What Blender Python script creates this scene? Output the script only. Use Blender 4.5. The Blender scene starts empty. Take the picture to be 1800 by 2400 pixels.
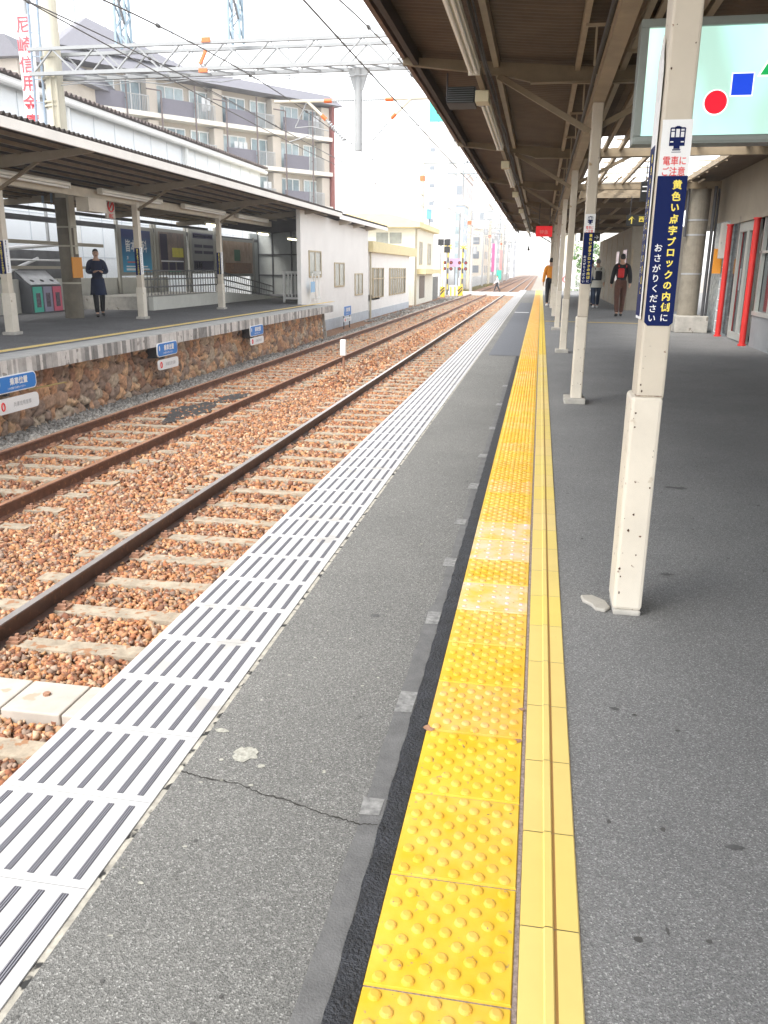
import bpy, math, random
import numpy as np
from mathutils import Vector, Matrix
random.seed(7); rng = np.random.default_rng(7)
PI = math.pi
sc = bpy.context.scene
COL = sc.collection
# ------------------------------------------------------------------ camera
F_PX, PITCH, YAW, ROLL, CAM_H = 1940.8, 0.285553, 0.177745, 0.0088782, 1.2842
cd = bpy.data.cameras.new('camera'); cam = bpy.data.objects.new('camera', cd); COL.objects.link(cam)
cd.sensor_fit = 'VERTICAL'; cd.sensor_height = 36; cd.lens = F_PX / 2400 * 36
cd.clip_start = .02; cd.clip_end = 4000
fw = Vector((-math.sin(YAW) * math.cos(PITCH), math.cos(YAW) * math.cos(PITCH), -math.sin(PITCH)))
rt = Vector((math.cos(YAW), math.sin(YAW), 0)); up = rt.cross(fw)
r2 = rt * math.cos(ROLL) + up * math.sin(ROLL); u2 = up * math.cos(ROLL) - rt * math.sin(ROLL)
M = Matrix((r2, u2, -fw)).transposed().to_4x4(); M.translation = (0, 0, CAM_H)
cam.matrix_world = M; sc.camera = cam
# ------------------------------------------------------------------ sky, sun, exposure
SUN_EL, SUN_AZ = math.radians(55), math.radians(215)     # azimuth clockwise from +Y: soft light through thin cloud from behind the camera
w = bpy.data.worlds.new('World'); sc.world = w; w.use_nodes = True
nt = w.node_tree; nt.nodes.clear()
sky = nt.nodes.new('ShaderNodeTexSky'); sky.sky_type = 'NISHITA'; sky.sun_disc = False
sky.sun_elevation = SUN_EL; sky.sun_rotation = SUN_AZ; sky.air_density = 1.0; sky.dust_density = 1; sky.ozone_density = 1
hs = nt.nodes.new('ShaderNodeHueSaturation'); hs.inputs['Saturation'].default_value = .12; hs.inputs['Value'].default_value = 1.0
bg = nt.nodes.new('ShaderNodeBackground'); bg.inputs['Strength'].default_value = .15
wo = nt.nodes.new('ShaderNodeOutputWorld')
nt.links.new(sky.outputs[0], hs.inputs['Color']); nt.links.new(hs.outputs[0], bg.inputs[0]); nt.links.new(bg.outputs[0], wo.inputs[0])
sd = bpy.data.lights.new('sun', 'SUN'); sd.energy = 1.3; sd.angle = math.radians(35); sd.color = (1, .95, .88)
sun = bpy.data.objects.new('sun', sd); COL.objects.link(sun)
sv = Vector((math.sin(SUN_AZ) * math.cos(SUN_EL), math.cos(SUN_AZ) * math.cos(SUN_EL), math.sin(SUN_EL)))
sun.rotation_euler = sv.to_track_quat('Z', 'Y').to_euler()
sc.view_settings.view_transform = 'Standard'; sc.view_settings.look = 'None'
sc.view_settings.exposure = 1.95; sc.view_settings.gamma = 1
sc.cycles.max_bounces = 6; sc.cycles.diffuse_bounces = 4; sc.cycles.use_denoising = True

# ------------------------------------------------------------------ materials
MATS = {}
def mat(name, col=(.5, .5, .5), rough=.75, var=.0, scale=4., bump=0., bscale=60., metal=0., col2=None, spots=None, attr=False, emit=None, estr=1., detail=6, spec=None):
    """noise-varied principled material. var: value variation; col2: second colour mixed by noise; spots: (colour, scale, threshold)"""
    if name in MATS: return MATS[name]
    m = bpy.data.materials.new(name); m.use_nodes = True; t = m.node_tree; N = t.nodes; L = t.links
    p = N['Principled BSDF']; p.inputs['Roughness'].default_value = rough; p.inputs['Metallic'].default_value = metal
    if spec is not None: p.inputs['Specular IOR Level'].default_value = spec
    c4 = (*col, 1)
    tc = N.new('ShaderNodeTexCoord')
    src = None
    if var or col2:
        n = N.new('ShaderNodeTexNoise'); n.inputs['Scale'].default_value = scale; n.inputs['Detail'].default_value = detail; n.inputs['Roughness'].default_value = .65
        L.new(tc.outputs['Object'], n.inputs['Vector'])
        r = N.new('ShaderNodeValToRGB'); r.color_ramp.elements[0].position = .32; r.color_ramp.elements[1].position = .68
        a = tuple(max(0, x * (1 - var)) for x in col); b = col2 or tuple(min(1, x * (1 + var)) for x in col)
        r.color_ramp.elements[0].color = (*a, 1); r.color_ramp.elements[1].color = (*b, 1)
        L.new(n.outputs[0], r.inputs[0]); src = r.outputs[0]
    if attr:
        at = N.new('ShaderNodeAttribute'); at.attribute_name = 'tint'
        mx = N.new('ShaderNodeMix'); mx.data_type = 'RGBA'; mx.blend_type = 'MULTIPLY'; mx.inputs[0].default_value = 1
        if src: L.new(src, mx.inputs[6])
        else: mx.inputs[6].default_value = c4
        L.new(at.outputs['Color'], mx.inputs[7]); src = mx.outputs[2]
    if spots:
        for sp in (spots if isinstance(spots, list) else [spots]):
            sc_, ss, th = sp
            n2 = N.new('ShaderNodeTexNoise'); n2.inputs['Scale'].default_value = ss; n2.inputs['Detail'].default_value = 4
            L.new(tc.outputs['Object'], n2.inputs['Vector'])
            r2_ = N.new('ShaderNodeValToRGB'); r2_.color_ramp.elements[0].position = th; r2_.color_ramp.elements[1].position = min(1, th + .04)
            L.new(n2.outputs[0], r2_.inputs[0])
            mx = N.new('ShaderNodeMix'); mx.data_type = 'RGBA'
            L.new(r2_.outputs[0], mx.inputs[0])
            if src: L.new(src, mx.inputs[6])
            else: mx.inputs[6].default_value = c4
            mx.inputs[7].default_value = (*sc_, 1); src = mx.outputs[2]
    if src: L.new(src, p.inputs['Base Color'])
    else: p.inputs['Base Color'].default_value = c4
    if bump:
        n3 = N.new('ShaderNodeTexNoise'); n3.inputs['Scale'].default_value = bscale; n3.inputs['Detail'].default_value = 5
        L.new(tc.outputs['Object'], n3.inputs['Vector'])
        b = N.new('ShaderNodeBump'); b.inputs['Strength'].default_value = bump; b.inputs['Distance'].default_value = .01
        L.new(n3.outputs[0], b.inputs['Height']); L.new(b.outputs[0], p.inputs['Normal'])
    if emit:
        p.inputs['Emission Color'].default_value = (*emit, 1); p.inputs['Emission Strength'].default_value = estr
    MATS[name] = m
    return m

def asphalt_mat(name, dark, light, specks, white, bump=.6, big=.12):
    m = bpy.data.materials.new(name); m.use_nodes = True; t = m.node_tree; N = t.nodes; L = t.links
    p = N['Principled BSDF']; p.inputs['Roughness'].default_value = .88; p.inputs['Specular IOR Level'].default_value = .35
    tc = N.new('ShaderNodeTexCoord')
    v = N.new('ShaderNodeTexVoronoi'); v.inputs['Scale'].default_value = specks; L.new(tc.outputs['Object'], v.inputs['Vector'])
    sp = N.new('ShaderNodeSeparateColor'); L.new(v.outputs['Color'], sp.inputs[0])
    r = N.new('ShaderNodeValToRGB'); e = r.color_ramp.elements
    e[0].position = 0; e[0].color = (*dark, 1); e[1].position = .8; e[1].color = (*light, 1)
    x = e.new(.95); x.color = (*[c * 1.35 for c in light], 1); x = e.new(.985); x.color = (*white, 1)
    L.new(sp.outputs[0], r.inputs[0])
    n = N.new('ShaderNodeTexNoise'); n.inputs['Scale'].default_value = 1.1; n.inputs['Detail'].default_value = 7; n.inputs['Roughness'].default_value = .6
    L.new(tc.outputs['Object'], n.inputs['Vector'])
    rr = N.new('ShaderNodeValToRGB'); rr.color_ramp.elements[0].position = .3; rr.color_ramp.elements[1].position = .7
    rr.color_ramp.elements[0].color = (1 - big, 1 - big, 1 - big, 1); rr.color_ramp.elements[1].color = (1 + big, 1 + big, 1 + big * .9, 1)
    L.new(n.outputs[0], rr.inputs[0])
    mx = N.new('ShaderNodeMix'); mx.data_type = 'RGBA'; mx.blend_type = 'MULTIPLY'; mx.inputs[0].default_value = 1
    L.new(r.outputs[0], mx.inputs[6]); L.new(rr.outputs[0], mx.inputs[7])
    # small oily stains
    n4 = N.new('ShaderNodeTexNoise'); n4.inputs['Scale'].default_value = 6; n4.inputs['Detail'].default_value = 3
    L.new(tc.outputs['Object'], n4.inputs['Vector'])
    r4 = N.new('ShaderNodeValToRGB'); r4.color_ramp.elements[0].position = .72; r4.color_ramp.elements[1].position = .8
    L.new(n4.outputs[0], r4.inputs[0])
    mx2 = N.new('ShaderNodeMix'); mx2.data_type = 'RGBA'; L.new(r4.outputs[0], mx2.inputs[0]); L.new(mx.outputs[2], mx2.inputs[6]); mx2.inputs[7].default_value = (*[c * .6 for c in dark], 1)
    L.new(mx2.outputs[2], p.inputs['Base Color'])
    b = N.new('ShaderNodeBump'); b.inputs['Strength'].default_value = bump; b.inputs['Distance'].default_value = .003
    L.new(v.outputs['Distance'], b.inputs['Height'])
    n5 = N.new('ShaderNodeTexNoise'); n5.inputs['Scale'].default_value = specks * .7; L.new(tc.outputs['Object'], n5.inputs['Vector'])
    b2 = N.new('ShaderNodeBump'); b2.inputs['Strength'].default_value = bump; b2.inputs['Distance'].default_value = .004
    L.new(n5.outputs[0], b2.inputs['Height']); L.new(b.outputs[0], b2.inputs['Normal'])
    L.new(b2.outputs[0], p.inputs['Normal'])
    MATS[name] = m
    return m

# ------------------------------------------------------------------ mesh builder
class MB:
    def __init__(s): s.v = []; s.f = []; s.m = []
    def add(s, vs, fs, m=0):
        o = len(s.v); s.v += [tuple(v) for v in vs]; s.f += [tuple(i + o for i in f) for f in fs]; s.m += [m] * len(fs); return s
    def box(s, x0, x1, y0, y1, z0, z1, m=0):
        v = [(x0,y0,z0),(x1,y0,z0),(x1,y1,z0),(x0,y1,z0),(x0,y0,z1),(x1,y0,z1),(x1,y1,z1),(x0,y1,z1)]
        return s.add(v, [(3,2,1,0),(4,5,6,7),(0,1,5,4),(1,2,6,5),(2,3,7,6),(3,0,4,7)], m)
    def bar(s, p, q, w, h, m=0, upv=(0, 0, 1)):
        p, q = Vector(p), Vector(q); d = (q - p).normalized(); u = Vector(upv)
        if abs(d.dot(u)) > .98: u = Vector((1, 0, 0))
        a = d.cross(u).normalized() * w / 2; b = a.cross(d).normalized() * h / 2
        v = [p-a-b, p+a-b, p+a+b, p-a+b, q-a-b, q+a-b, q+a+b, q-a+b]
        return s.add(v, [(0,1,2,3),(7,6,5,4),(0,4,5,1),(1,5,6,2),(2,6,7,3),(3,7,4,0)], m)
    def tube(s, pts, r, n=8, m=0, cap=True):
        pts = [Vector(p) for p in pts]; rs = r if isinstance(r, (list, tuple)) else [r] * len(pts)
        vs = []; fs = []; prev = None
        for i, p in enumerate(pts):
            d = (pts[min(i+1, len(pts)-1)] - pts[max(i-1, 0)]).normalized()
            if prev is None:
                u = Vector((0, 0, 1)) if abs(d.z) < .9 else Vector((1, 0, 0)); a = d.cross(u).normalized()
            else: a = (prev - d * prev.dot(d)).normalized()
            prev = a; b = d.cross(a)
            for k in range(n):
                t = 2 * PI * k / n; vs.append(p + (a * math.cos(t) + b * math.sin(t)) * rs[i])
        for i in range(len(pts) - 1):
            for k in range(n):
                k2 = (k + 1) % n; fs.append((i*n+k, i*n+k2, (i+1)*n+k2, (i+1)*n+k))
        if cap: fs.append(tuple(range(n))[::-1]); fs.append(tuple((len(pts)-1)*n + k for k in range(n)))
        return s.add(vs, fs, m)
    def prism(s, poly, axis, a0, a1, m=0):
        """poly: 2D points; axis 'x': (y,z), 'y': (x,z), 'z': (x,y)"""
        def P(c, a): return {'x': (a, c[0], c[1]), 'y': (c[0], a, c[1]), 'z': (c[0], c[1], a)}[axis]
        n = len(poly); v = [P(c, a0) for c in poly] + [P(c, a1) for c in poly]
        f = [tuple(range(n))[::-1], tuple(range(n, 2*n))] + [(i, (i+1) % n, n+(i+1) % n, n+i) for i in range(n)]
        return s.add(v, f, m)
    def quad(s, a, b, c, d, m=0): return s.add([a, b, c, d], [(0, 1, 2, 3)], m)
    def build(s, name, mats, parent=None, bevel=0., smooth=False, tint=None):
        me = bpy.data.meshes.new(name)
        off = Vector(parent_loc(parent))
        me.from_pydata([Vector(v) - off for v in s.v], [], s.f)
        if not isinstance(mats, (list, tuple)): mats = [mats]
        for m_ in mats: me.materials.append(m_)
        if len(mats) > 1: me.polygons.foreach_set('material_index', s.m)
        me.update()
        import bmesh
        bm = bmesh.new(); bm.from_mesh(me); bmesh.ops.recalc_face_normals(bm, faces=bm.faces); bm.to_mesh(me); bm.free()
        if smooth: me.polygons.foreach_set('use_smooth', [True] * len(me.polygons))
        o = bpy.data.objects.new(name, me); COL.objects.link(o)
        if parent: o.parent = parent
        if bevel:
            bv = o.modifiers.new('bevel', 'BEVEL'); bv.width = bevel; bv.segments = 2; bv.limit_method = 'ANGLE'
        return o
def parent_loc(p):
    v = Vector((0, 0, 0))
    while p is not None: v += p.location; p = p.parent
    return v
def tag(o, label=None, cat=None, group=None, kind=None):
    if label: o['label'] = label
    if cat: o['category'] = cat
    if group: o['group'] = group
    if kind: o['kind'] = kind
    return o
def thing(name, label, cat, loc=(0, 0, 0), group=None, kind=None):
    o = bpy.data.objects.new(name, None); COL.objects.link(o); o.location = loc; o.empty_display_size = .2
    return tag(o, label, cat, group, kind)
def copy_tree(o, parent=None):
    c = o.copy(); COL.objects.link(c); c.parent = parent
    for ch in list(o.children): copy_tree(ch, c)
    return c
def dup(o, loc, label, rotz=0):
    c = copy_tree(o); c.location = loc; c.rotation_euler = (0, 0, rotz); c['label'] = label; return c
def raw_mesh(name, verts, faces, mats, parent=None, tint=None, smooth=False, midx=None):
    """numpy arrays; faces all with the same number of corners"""
    me = bpy.data.meshes.new(name); nv = len(verts); nf, k = faces.shape
    me.vertices.add(nv); me.vertices.foreach_set('co', np.ascontiguousarray(verts, np.float32).ravel())
    me.loops.add(nf * k); me.loops.foreach_set('vertex_index', np.ascontiguousarray(faces, np.int32).ravel())
    me.polygons.add(nf); me.polygons.foreach_set('loop_start', np.arange(0, nf * k, k, dtype=np.int32)); me.polygons.foreach_set('loop_total', np.full(nf, k, np.int32))
    for m_ in (mats if isinstance(mats, (list, tuple)) else [mats]): me.materials.append(m_)
    if midx is not None: me.polygons.foreach_set('material_index', np.ascontiguousarray(midx, np.int32))
    if tint is not None:
        a = me.attributes.new('tint', 'FLOAT_COLOR', 'POINT'); a.data.foreach_set('color', np.ascontiguousarray(np.hstack([tint, np.ones((nv, 1))]), np.float32).ravel())
    if smooth: me.polygons.foreach_set('use_smooth', [True] * nf)
    me.update(calc_edges=True); me.validate()
    o = bpy.data.objects.new(name, me); COL.objects.link(o)
    if parent: o.parent = parent
    return o
# text: outlines of the built-in font, laid on a surface
_tc = {}
def glyph(s, bold=0.):
    key = (s, bold)
    if key not in _tc:
        cu = bpy.data.curves.new('t', 'FONT'); cu.body = s; cu.align_x = 'CENTER'; cu.align_y = 'CENTER'; cu.resolution_u = 2; cu.offset = bold
        o = bpy.data.objects.new('t', cu); COL.objects.link(o)
        dg = bpy.context.evaluated_depsgraph_get(); me = bpy.data.meshes.new_from_object(o.evaluated_get(dg))
        _tc[key] = ([tuple(v.co) for v in me.vertices], [tuple(p.vertices) for p in me.polygons])
        bpy.data.objects.remove(o); bpy.data.curves.remove(cu); bpy.data.meshes.remove(me)
    return _tc[key]
def put_text(mb, s, centre, size, xd, ud, m=0, bold=0., squeeze=1.):
    vs, fs = glyph(s, bold)
    if not vs: return
    cx = (min(v[0] for v in vs) + max(v[0] for v in vs)) / 2; cy = (min(v[1] for v in vs) + max(v[1] for v in vs)) / 2
    if len(s) == 1 and s in 'いりくにっッのこごおさがだとーブ': pass
    C_, X, U = Vector(centre), Vector(xd), Vector(ud)
    mb.add([C_ + X * ((v[0] - cx) * size * squeeze) + U * ((v[1] - cy) * size) for v in vs], fs, m)
def vtext(mb, s, top, pitch, size, xd, ud, m=0, bold=0., squeeze=1.):
    for i, ch in enumerate(s): put_text(mb, ch, Vector(top) - Vector(ud) * pitch * (i + .5), size, xd, ud, m, bold, squeeze)

# colours
CREAM = mat('cream_paint', (.58, .52, .425), .5, var=.10, scale=2.5, spots=[((.17, .08, .04), 38, .71), ((.40, .29, .17), 7, .68)])
CREAMLT = mat('cream_paint_sleeve', (.68, .625, .53), .5, var=.07, scale=4, spots=[((.13, .06, .03), 42, .695), ((.46, .38, .27), 9, .66)])
STEELBR = mat('canopy_beam_paint', (.23, .18, .115), .6, var=.18, scale=3, spots=((.12, .06, .03), 8, .72))
PURLIN = mat('canopy_purlin_paint', (.36, .29, .20), .6, var=.15, scale=3)
SHEET = mat('canopy_sheet_brown', (.125, .093, .067), .7, var=.18, scale=2.5, attr=False)
EDGE = mat('eaves_brown', (.17, .10, .07), .55, var=.2, scale=6)
WHITEP = mat('white_paint', (.80, .80, .78), .5, var=.03, scale=2)
WHITEW = mat('white_wall', (.86, .85, .82), .75, var=.05, scale=1.2, bump=.05)
CONC = mat('concrete', (.42, .40, .36), .9, var=.22, scale=5, bump=.3, bscale=80, spots=((.22, .2, .17), 9, .66))
CONCLT = mat('concrete_light', (.55, .53, .49), .9, var=.18, scale=7, bump=.2)
BLACK = mat('black_plastic', (.02, .02, .022), .5)
DARK = mat('dark_metal', (.07, .07, .075), .5, var=.2)
GREY = mat('grey_metal', (.35, .36, .37), .5, var=.08)
NAVY = mat('navy_print', (.001, .010, .085), .6, var=.03, spec=.2)
SIGNW = mat('sign_white', (.85, .86, .86), .45)
YEL = mat('yellow_letter', (.95, .78, .12), .5)
RED = mat('red_letter', (.75, .05, .05), .5)
TUBE = mat('lamp_tube_off', (.86, .86, .82), .35)
LAMPH = mat('lamp_housing', (.72, .69, .60), .45, var=.05)
GLASS = mat('window_glass_dark', (.06, .075, .08), .08, var=.3, scale=1.5)
GLASSL = mat('window_glass_pale', (.38, .47, .50), .12, var=.25, scale=1.2)

# ================================================================== SETTING: ground, ballast, platforms
mb = MB(); mb.quad((-900, -60, -1.28), (900, -60, -1.28), (900, 1500, -1.28), (-900, 1500, -1.28))
g = mb.build('ground', mat('ground_soil', (.30, .27, .23), .95, var=.2, scale=.6, bump=.3)); tag(g, kind='structure')
BALLC = mat('ballast_bed_dust', (.20, .10, .05), .95, var=.45, scale=18, bump=1., bscale=25, spots=((.32, .20, .12), 40, .58))
mb = MB(); mb.box(-9.2, -1.22, -4, 420, -1.27, -1.19)
g = mb.build('ballast_bed', BALLC); tag(g, kind='structure')

# ballast stones: thousands of jittered little rocks in one object
def rocks(n, xr, yr, z, size, kinds, near=True):
    if near:
        t_ = (1 + 5 ** .5) / 2
        Vu = np.array([(-1,t_,0),(1,t_,0),(-1,-t_,0),(1,-t_,0),(0,-1,t_),(0,1,t_),(0,-1,-t_),(0,1,-t_),(t_,0,-1),(t_,0,1),(-t_,0,-1),(-t_,0,1)], float) / 1.9
        V = np.array([(-1,-1,-1),(1,-1,-1),(1,1,-1),(-1,1,-1),(-1,-1,1),(1,-1,1),(1,1,1),(-1,1,1)], float) * .62
        Fc = np.array([(0,2,1),(0,3,2),(4,5,6),(4,6,7),(0,1,5),(0,5,4),(1,2,6),(1,6,5),(2,3,7),(2,7,6),(3,0,4),(3,4,7)])
        Fu = np.array([(0,11,5),(0,5,1),(0,1,7),(0,7,10),(0,10,11),(1,5,9),(5,11,4),(11,10,2),(10,7,6),(7,1,8),(3,9,4),(3,4,2),(3,2,6),(3,6,8),(3,8,9),(4,9,5),(2,4,11),(6,2,10),(8,6,7),(9,8,1)])
    else:
        V = np.array([(1,0,0),(-1,0,0),(0,1,0),(0,-1,0),(0,0,1),(0,0,-1)], float)
        Fc = np.array([(0,2,4),(2,1,4),(1,3,4),(3,0,4),(2,0,5),(1,2,5),(3,1,5),(0,3,5)])
    x = rng.uniform(*xr, n); y = rng.uniform(*yr, n)
    ph = np.abs(((y - 4.57) / .583 + .5) % 1 - .5) * .583; on = (ph < .088) & ((np.abs(x + 2.66) < 1.17) | (np.abs(x + 5.92) < 1.17)) & (rng.uniform(0, 1, n) < .9)
    x, y = x[~on], y[~on]; n = len(x)
    s = size * rng.uniform(.42, 1.45, n)[:, None, None]
    an = rng.uniform(.65, 1.3, (n, 1, 3)); an[:, :, 2] *= .75
    P = V[None] * an * s * (1 + rng.uniform(-.5, .5, (n, len(V), 3)))
    q = rng.normal(size=(n, 4)); q /= np.linalg.norm(q, axis=1)[:, None]
    a, b, c, d = q.T
    R = np.stack([np.stack([1-2*(c*c+d*d), 2*(b*c-a*d), 2*(b*d+a*c)], 1), np.stack([2*(b*c+a*d), 1-2*(b*b+d*d), 2*(c*d-a*b)], 1), np.stack([2*(b*d-a*c), 2*(c*d+a*b), 1-2*(b*b+c*c)], 1)], 1)
    P = np.einsum('nij,nkj->nki', R, P)
    P[:, :, 0] += x[:, None]; P[:, :, 1] += y[:, None]; P[:, :, 2] += (z + rng.uniform(-.012, .02, n))[:, None]
    base = np.array(kinds)[rng.integers(0, len(kinds), n)] * rng.uniform(.7, 1.25, (n, 1)) * np.array([1.09, .99, 1.09])
    grey = (x < -7.0)[:, None]
    base = np.where(grey, np.array([.36, .34, .31]) * rng.uniform(.5, 1.2, (n, 1)), base)
    T = np.repeat(base, len(V), axis=0)
    return P.reshape(-1, 3), (Fc[None] + (np.arange(n) * len(V))[:, None, None]).reshape(-1, 3), T
RK = [(.37,.185,.08),(.42,.235,.105),(.30,.135,.06),(.45,.30,.16),(.22,.10,.05),(.46,.35,.21),(.33,.19,.10),(.17,.09,.05),(.40,.25,.11),(.25,.19,.13),(.42,.215,.085),(.32,.26,.18)]
sets = [rocks(48000, (-5.2, -1.3), (2.6, 8), -1.168, .0225, RK), rocks(34000, (-5.2, -1.3), (8, 17), -1.168, .028, RK),
        rocks(30000, (-7.75, -5.2), (7.5, 24), -1.170, .033, RK, False), rocks(26000, (-7.6, -1.3), (17, 40), -1.170, .043, RK, False),
        rocks(9000, (-8.3, -1.3), (40, 83), -1.170, .06, RK, False)]
vo = 0; Vs = []; Fs = []; Ts = []
for a, b, c in sets: Vs.append(a); Fs.append(b + vo); Ts.append(c); vo += len(a)
STONE = mat('ballast_stone', (1, 1, 1), .95, var=.12, scale=70, attr=True)
o = raw_mesh('ballast_stones', np.vstack(Vs), np.vstack(Fs), STONE, tint=np.vstack(Ts)); tag(o, 'rusty orange-brown crushed stone ballast filling the track beds', 'ballast', kind='stuff')

# near platform: asphalt deck, body
A1 = asphalt_mat('asphalt_edge_side', (.105, .105, .10), (.205, .204, .196), 300, (.36, .36, .345), bump=.5, big=.09)
A2 = asphalt_mat('asphalt_inner', (.14, .141, .142), (.235, .236, .236), 300, (.40, .40, .39), bump=.45, big=.10)
PY1 = 57.6
t = thing('platform', None, None, (0, 0, 0), kind='structure')
mb = MB(); mb.box(-.862, -.303, -3, PY1, -.3, 0, 0); mb.box(-.303, 14, -3, PY1, -.3, 0, 1)
mb.build('asphalt_deck', [A1, A2], t)
mb = MB(); mb.box(-1.20, 14, -3, PY1, -1.28, -.301); mb.build('platform_body', CONC, t)
mb = MB(); mb.box(-.880, -.862, -3, PY1, -.3, -.004); mb.build('joint_mortar', mat('joint_mortar', (.40, .38, .33), .9, var=.35, scale=30, spots=((.03, .03, .03), 18, .57)), t)
# crack with crumbled edge, patches of old paint
def sheet(name, polys, m, z=.004, parent=None):
    b = MB()
    for p in polys: b.add([(x, y, z) for x, y in p], [tuple(range(len(p)))])
    return b.build(name, m, parent)
def ragged(cx, cy, rx, ry, n=14, j=.35, seed=0):
    r = random.Random(seed); return [(cx + rx * math.cos(2*PI*i/n) * (1 + r.uniform(-j, j)), cy + ry * math.sin(2*PI*i/n) * (1 + r.uniform(-j, j))) for i in range(n)]
cr = [(-.862, 1.79), (-.80, 1.775), (-.70, 1.765), (-.62, 1.735), (-.54, 1.72), (-.46, 1.69), (-.40, 1.675), (-.35, 1.665), (-.303, 1.67)]
pts = []
for i in range(len(cr) - 1):
    for k in range(8):
        u = k / 8; pts.append((cr[i][0] * (1-u) + cr[i+1][0] * u, cr[i][1] * (1-u) + cr[i+1][1] * u + random.uniform(-.004, .004)))
polys = []
for i in range(len(pts) - 1):
    w0 = .0010 + .0018 * random.random(); a, b = pts[i], pts[i+1]; polys.append([(a[0], a[1]-w0), (b[0], b[1]-w0), (b[0], b[1]+w0), (a[0], a[1]+w0)])
sheet('crack', polys, mat('crack_dark', (.035, .033, .03), 1.), .002, t)
sheet('mortar_stain', [ragged(-.72, 1.90, .034, .034, 22, .30, seed=3), ragged(-.662, 1.85, .010, .009, seed=5), ragged(-.83, 2.0, .02, .01, seed=6)] +
      [ragged(random.uniform(-.85, -.4), random.uniform(1.2, 9), random.uniform(.002, .007), random.uniform(.002, .006), 8, seed=i) for i in range(70)], mat('pale_stain', (.36, .355, .31), .9, var=.35, scale=90), .002, t)
gum = [ragged(random.uniform(.2, 3.4), random.uniform(1.0, 14), random.uniform(.003, .010), random.uniform(.003, .010), 9, .35, i) for i in range(150)] + [ragged(random.uniform(-.85, -.4), random.uniform(1.0, 12), random.uniform(.002, .006), random.uniform(.002, .006), 9, .35, 300 + i) for i in range(50)]
sheet('gum_spots', gum, mat('old_gum', (.085, .083, .08), .85, var=.2, scale=30), .0022, t)
sheet('smudge', [ragged(x, y, a, b_, 20, .4, int(x * 100)) for x, y, a, b_ in ((.52, 1.75, .018, .010), (1.02, 1.62, .016, .012), (.78, 1.30, .012, .010), (.30, 2.35, .014, .008), (1.3, 2.6, .03, .015), (.62, 3.6, .03, .012), (1.9, 4.2, .05, .03), (.9, 5.2, .06, .03), (2.4, 6.5, .1, .05), (-.55, 2.9, .02, .012))], mat('smudge_dark', (.10, .10, .10), .8, var=.3, scale=40), .0016, t)
sheet('dark_patch', [[(-.735, 13.2), (-.262, 13.2), (-.262, 35.4), (-.75, 35.4)]], mat('fresh_asphalt', (.12, .128, .145), .85, var=.1, scale=20, bump=.2, bscale=120), .004, t)
sheet('pale_line', [[(-.74, 27.0), (-.30, 27.0), (-.30, 27.25), (-.74, 27.25)]], SIGNW, .008, t)
sheet('old_tape_mark', [[(x0 + random.uniform(-.01, .01), y), (x0 + .055, y + .004), (x0 + .057, y + h), (x0 + .004, y + h)] for x0, y, h in
      [(-.367, 1.70, .07), (-.362, 2.20, .13), (-.36, 2.86, .12), (-.362, 3.5, .12), (-.37, 4.15, .10), (-.36, 4.9, .14), (-.362, 5.8, .12), (-.36, 6.9, .12), (-.36, 8.2, .14), (-.36, 9.6, .14)]],
      mat('worn_tape', (.17, .17, .17), .7, var=.2, scale=45, col2=(.34, .34, .33)), .003, t)
gb = [(-.303, 13.2), (-.303, 1.0)] + [(-.358 + random.uniform(-.004, .004) + (.02 if y > 3 else 0), y) for y in np.arange(1.0, 13.2, .09)]
sheet('glue_band', [gb], mat('glue_band', (.135, .135, .135), .75, var=.22, scale=14, bump=.3, bscale=200), .0015, t)
sheet('cross_line', [[(.17, 22.6), (3.2, 22.3), (3.2, 22.5), (.17, 22.8)]], mat('amber_line', (.60, .44, .12), .7, var=.2), .004, t)
# bitumen strip beside the tiles
bt = MB(); n = 260
for i in range(n):
    y0, y1 = 1.0 + i * 12.2 / n, 1.0 + (i + 1) * 12.2 / n
    bt.quad((-.303 + .003 * math.sin(i * 1.7), y0, .0035), (-.2505, y0, .0035), (-.2505, y1, .0035), (-.303 + .003 * math.sin((i + 1) * 1.7), y1, .0035))
bt.build('bitumen_strip', mat('bitumen', (.022, .024, .030), .55, var=.5, scale=14, bump=1., bscale=130), t)

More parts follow.
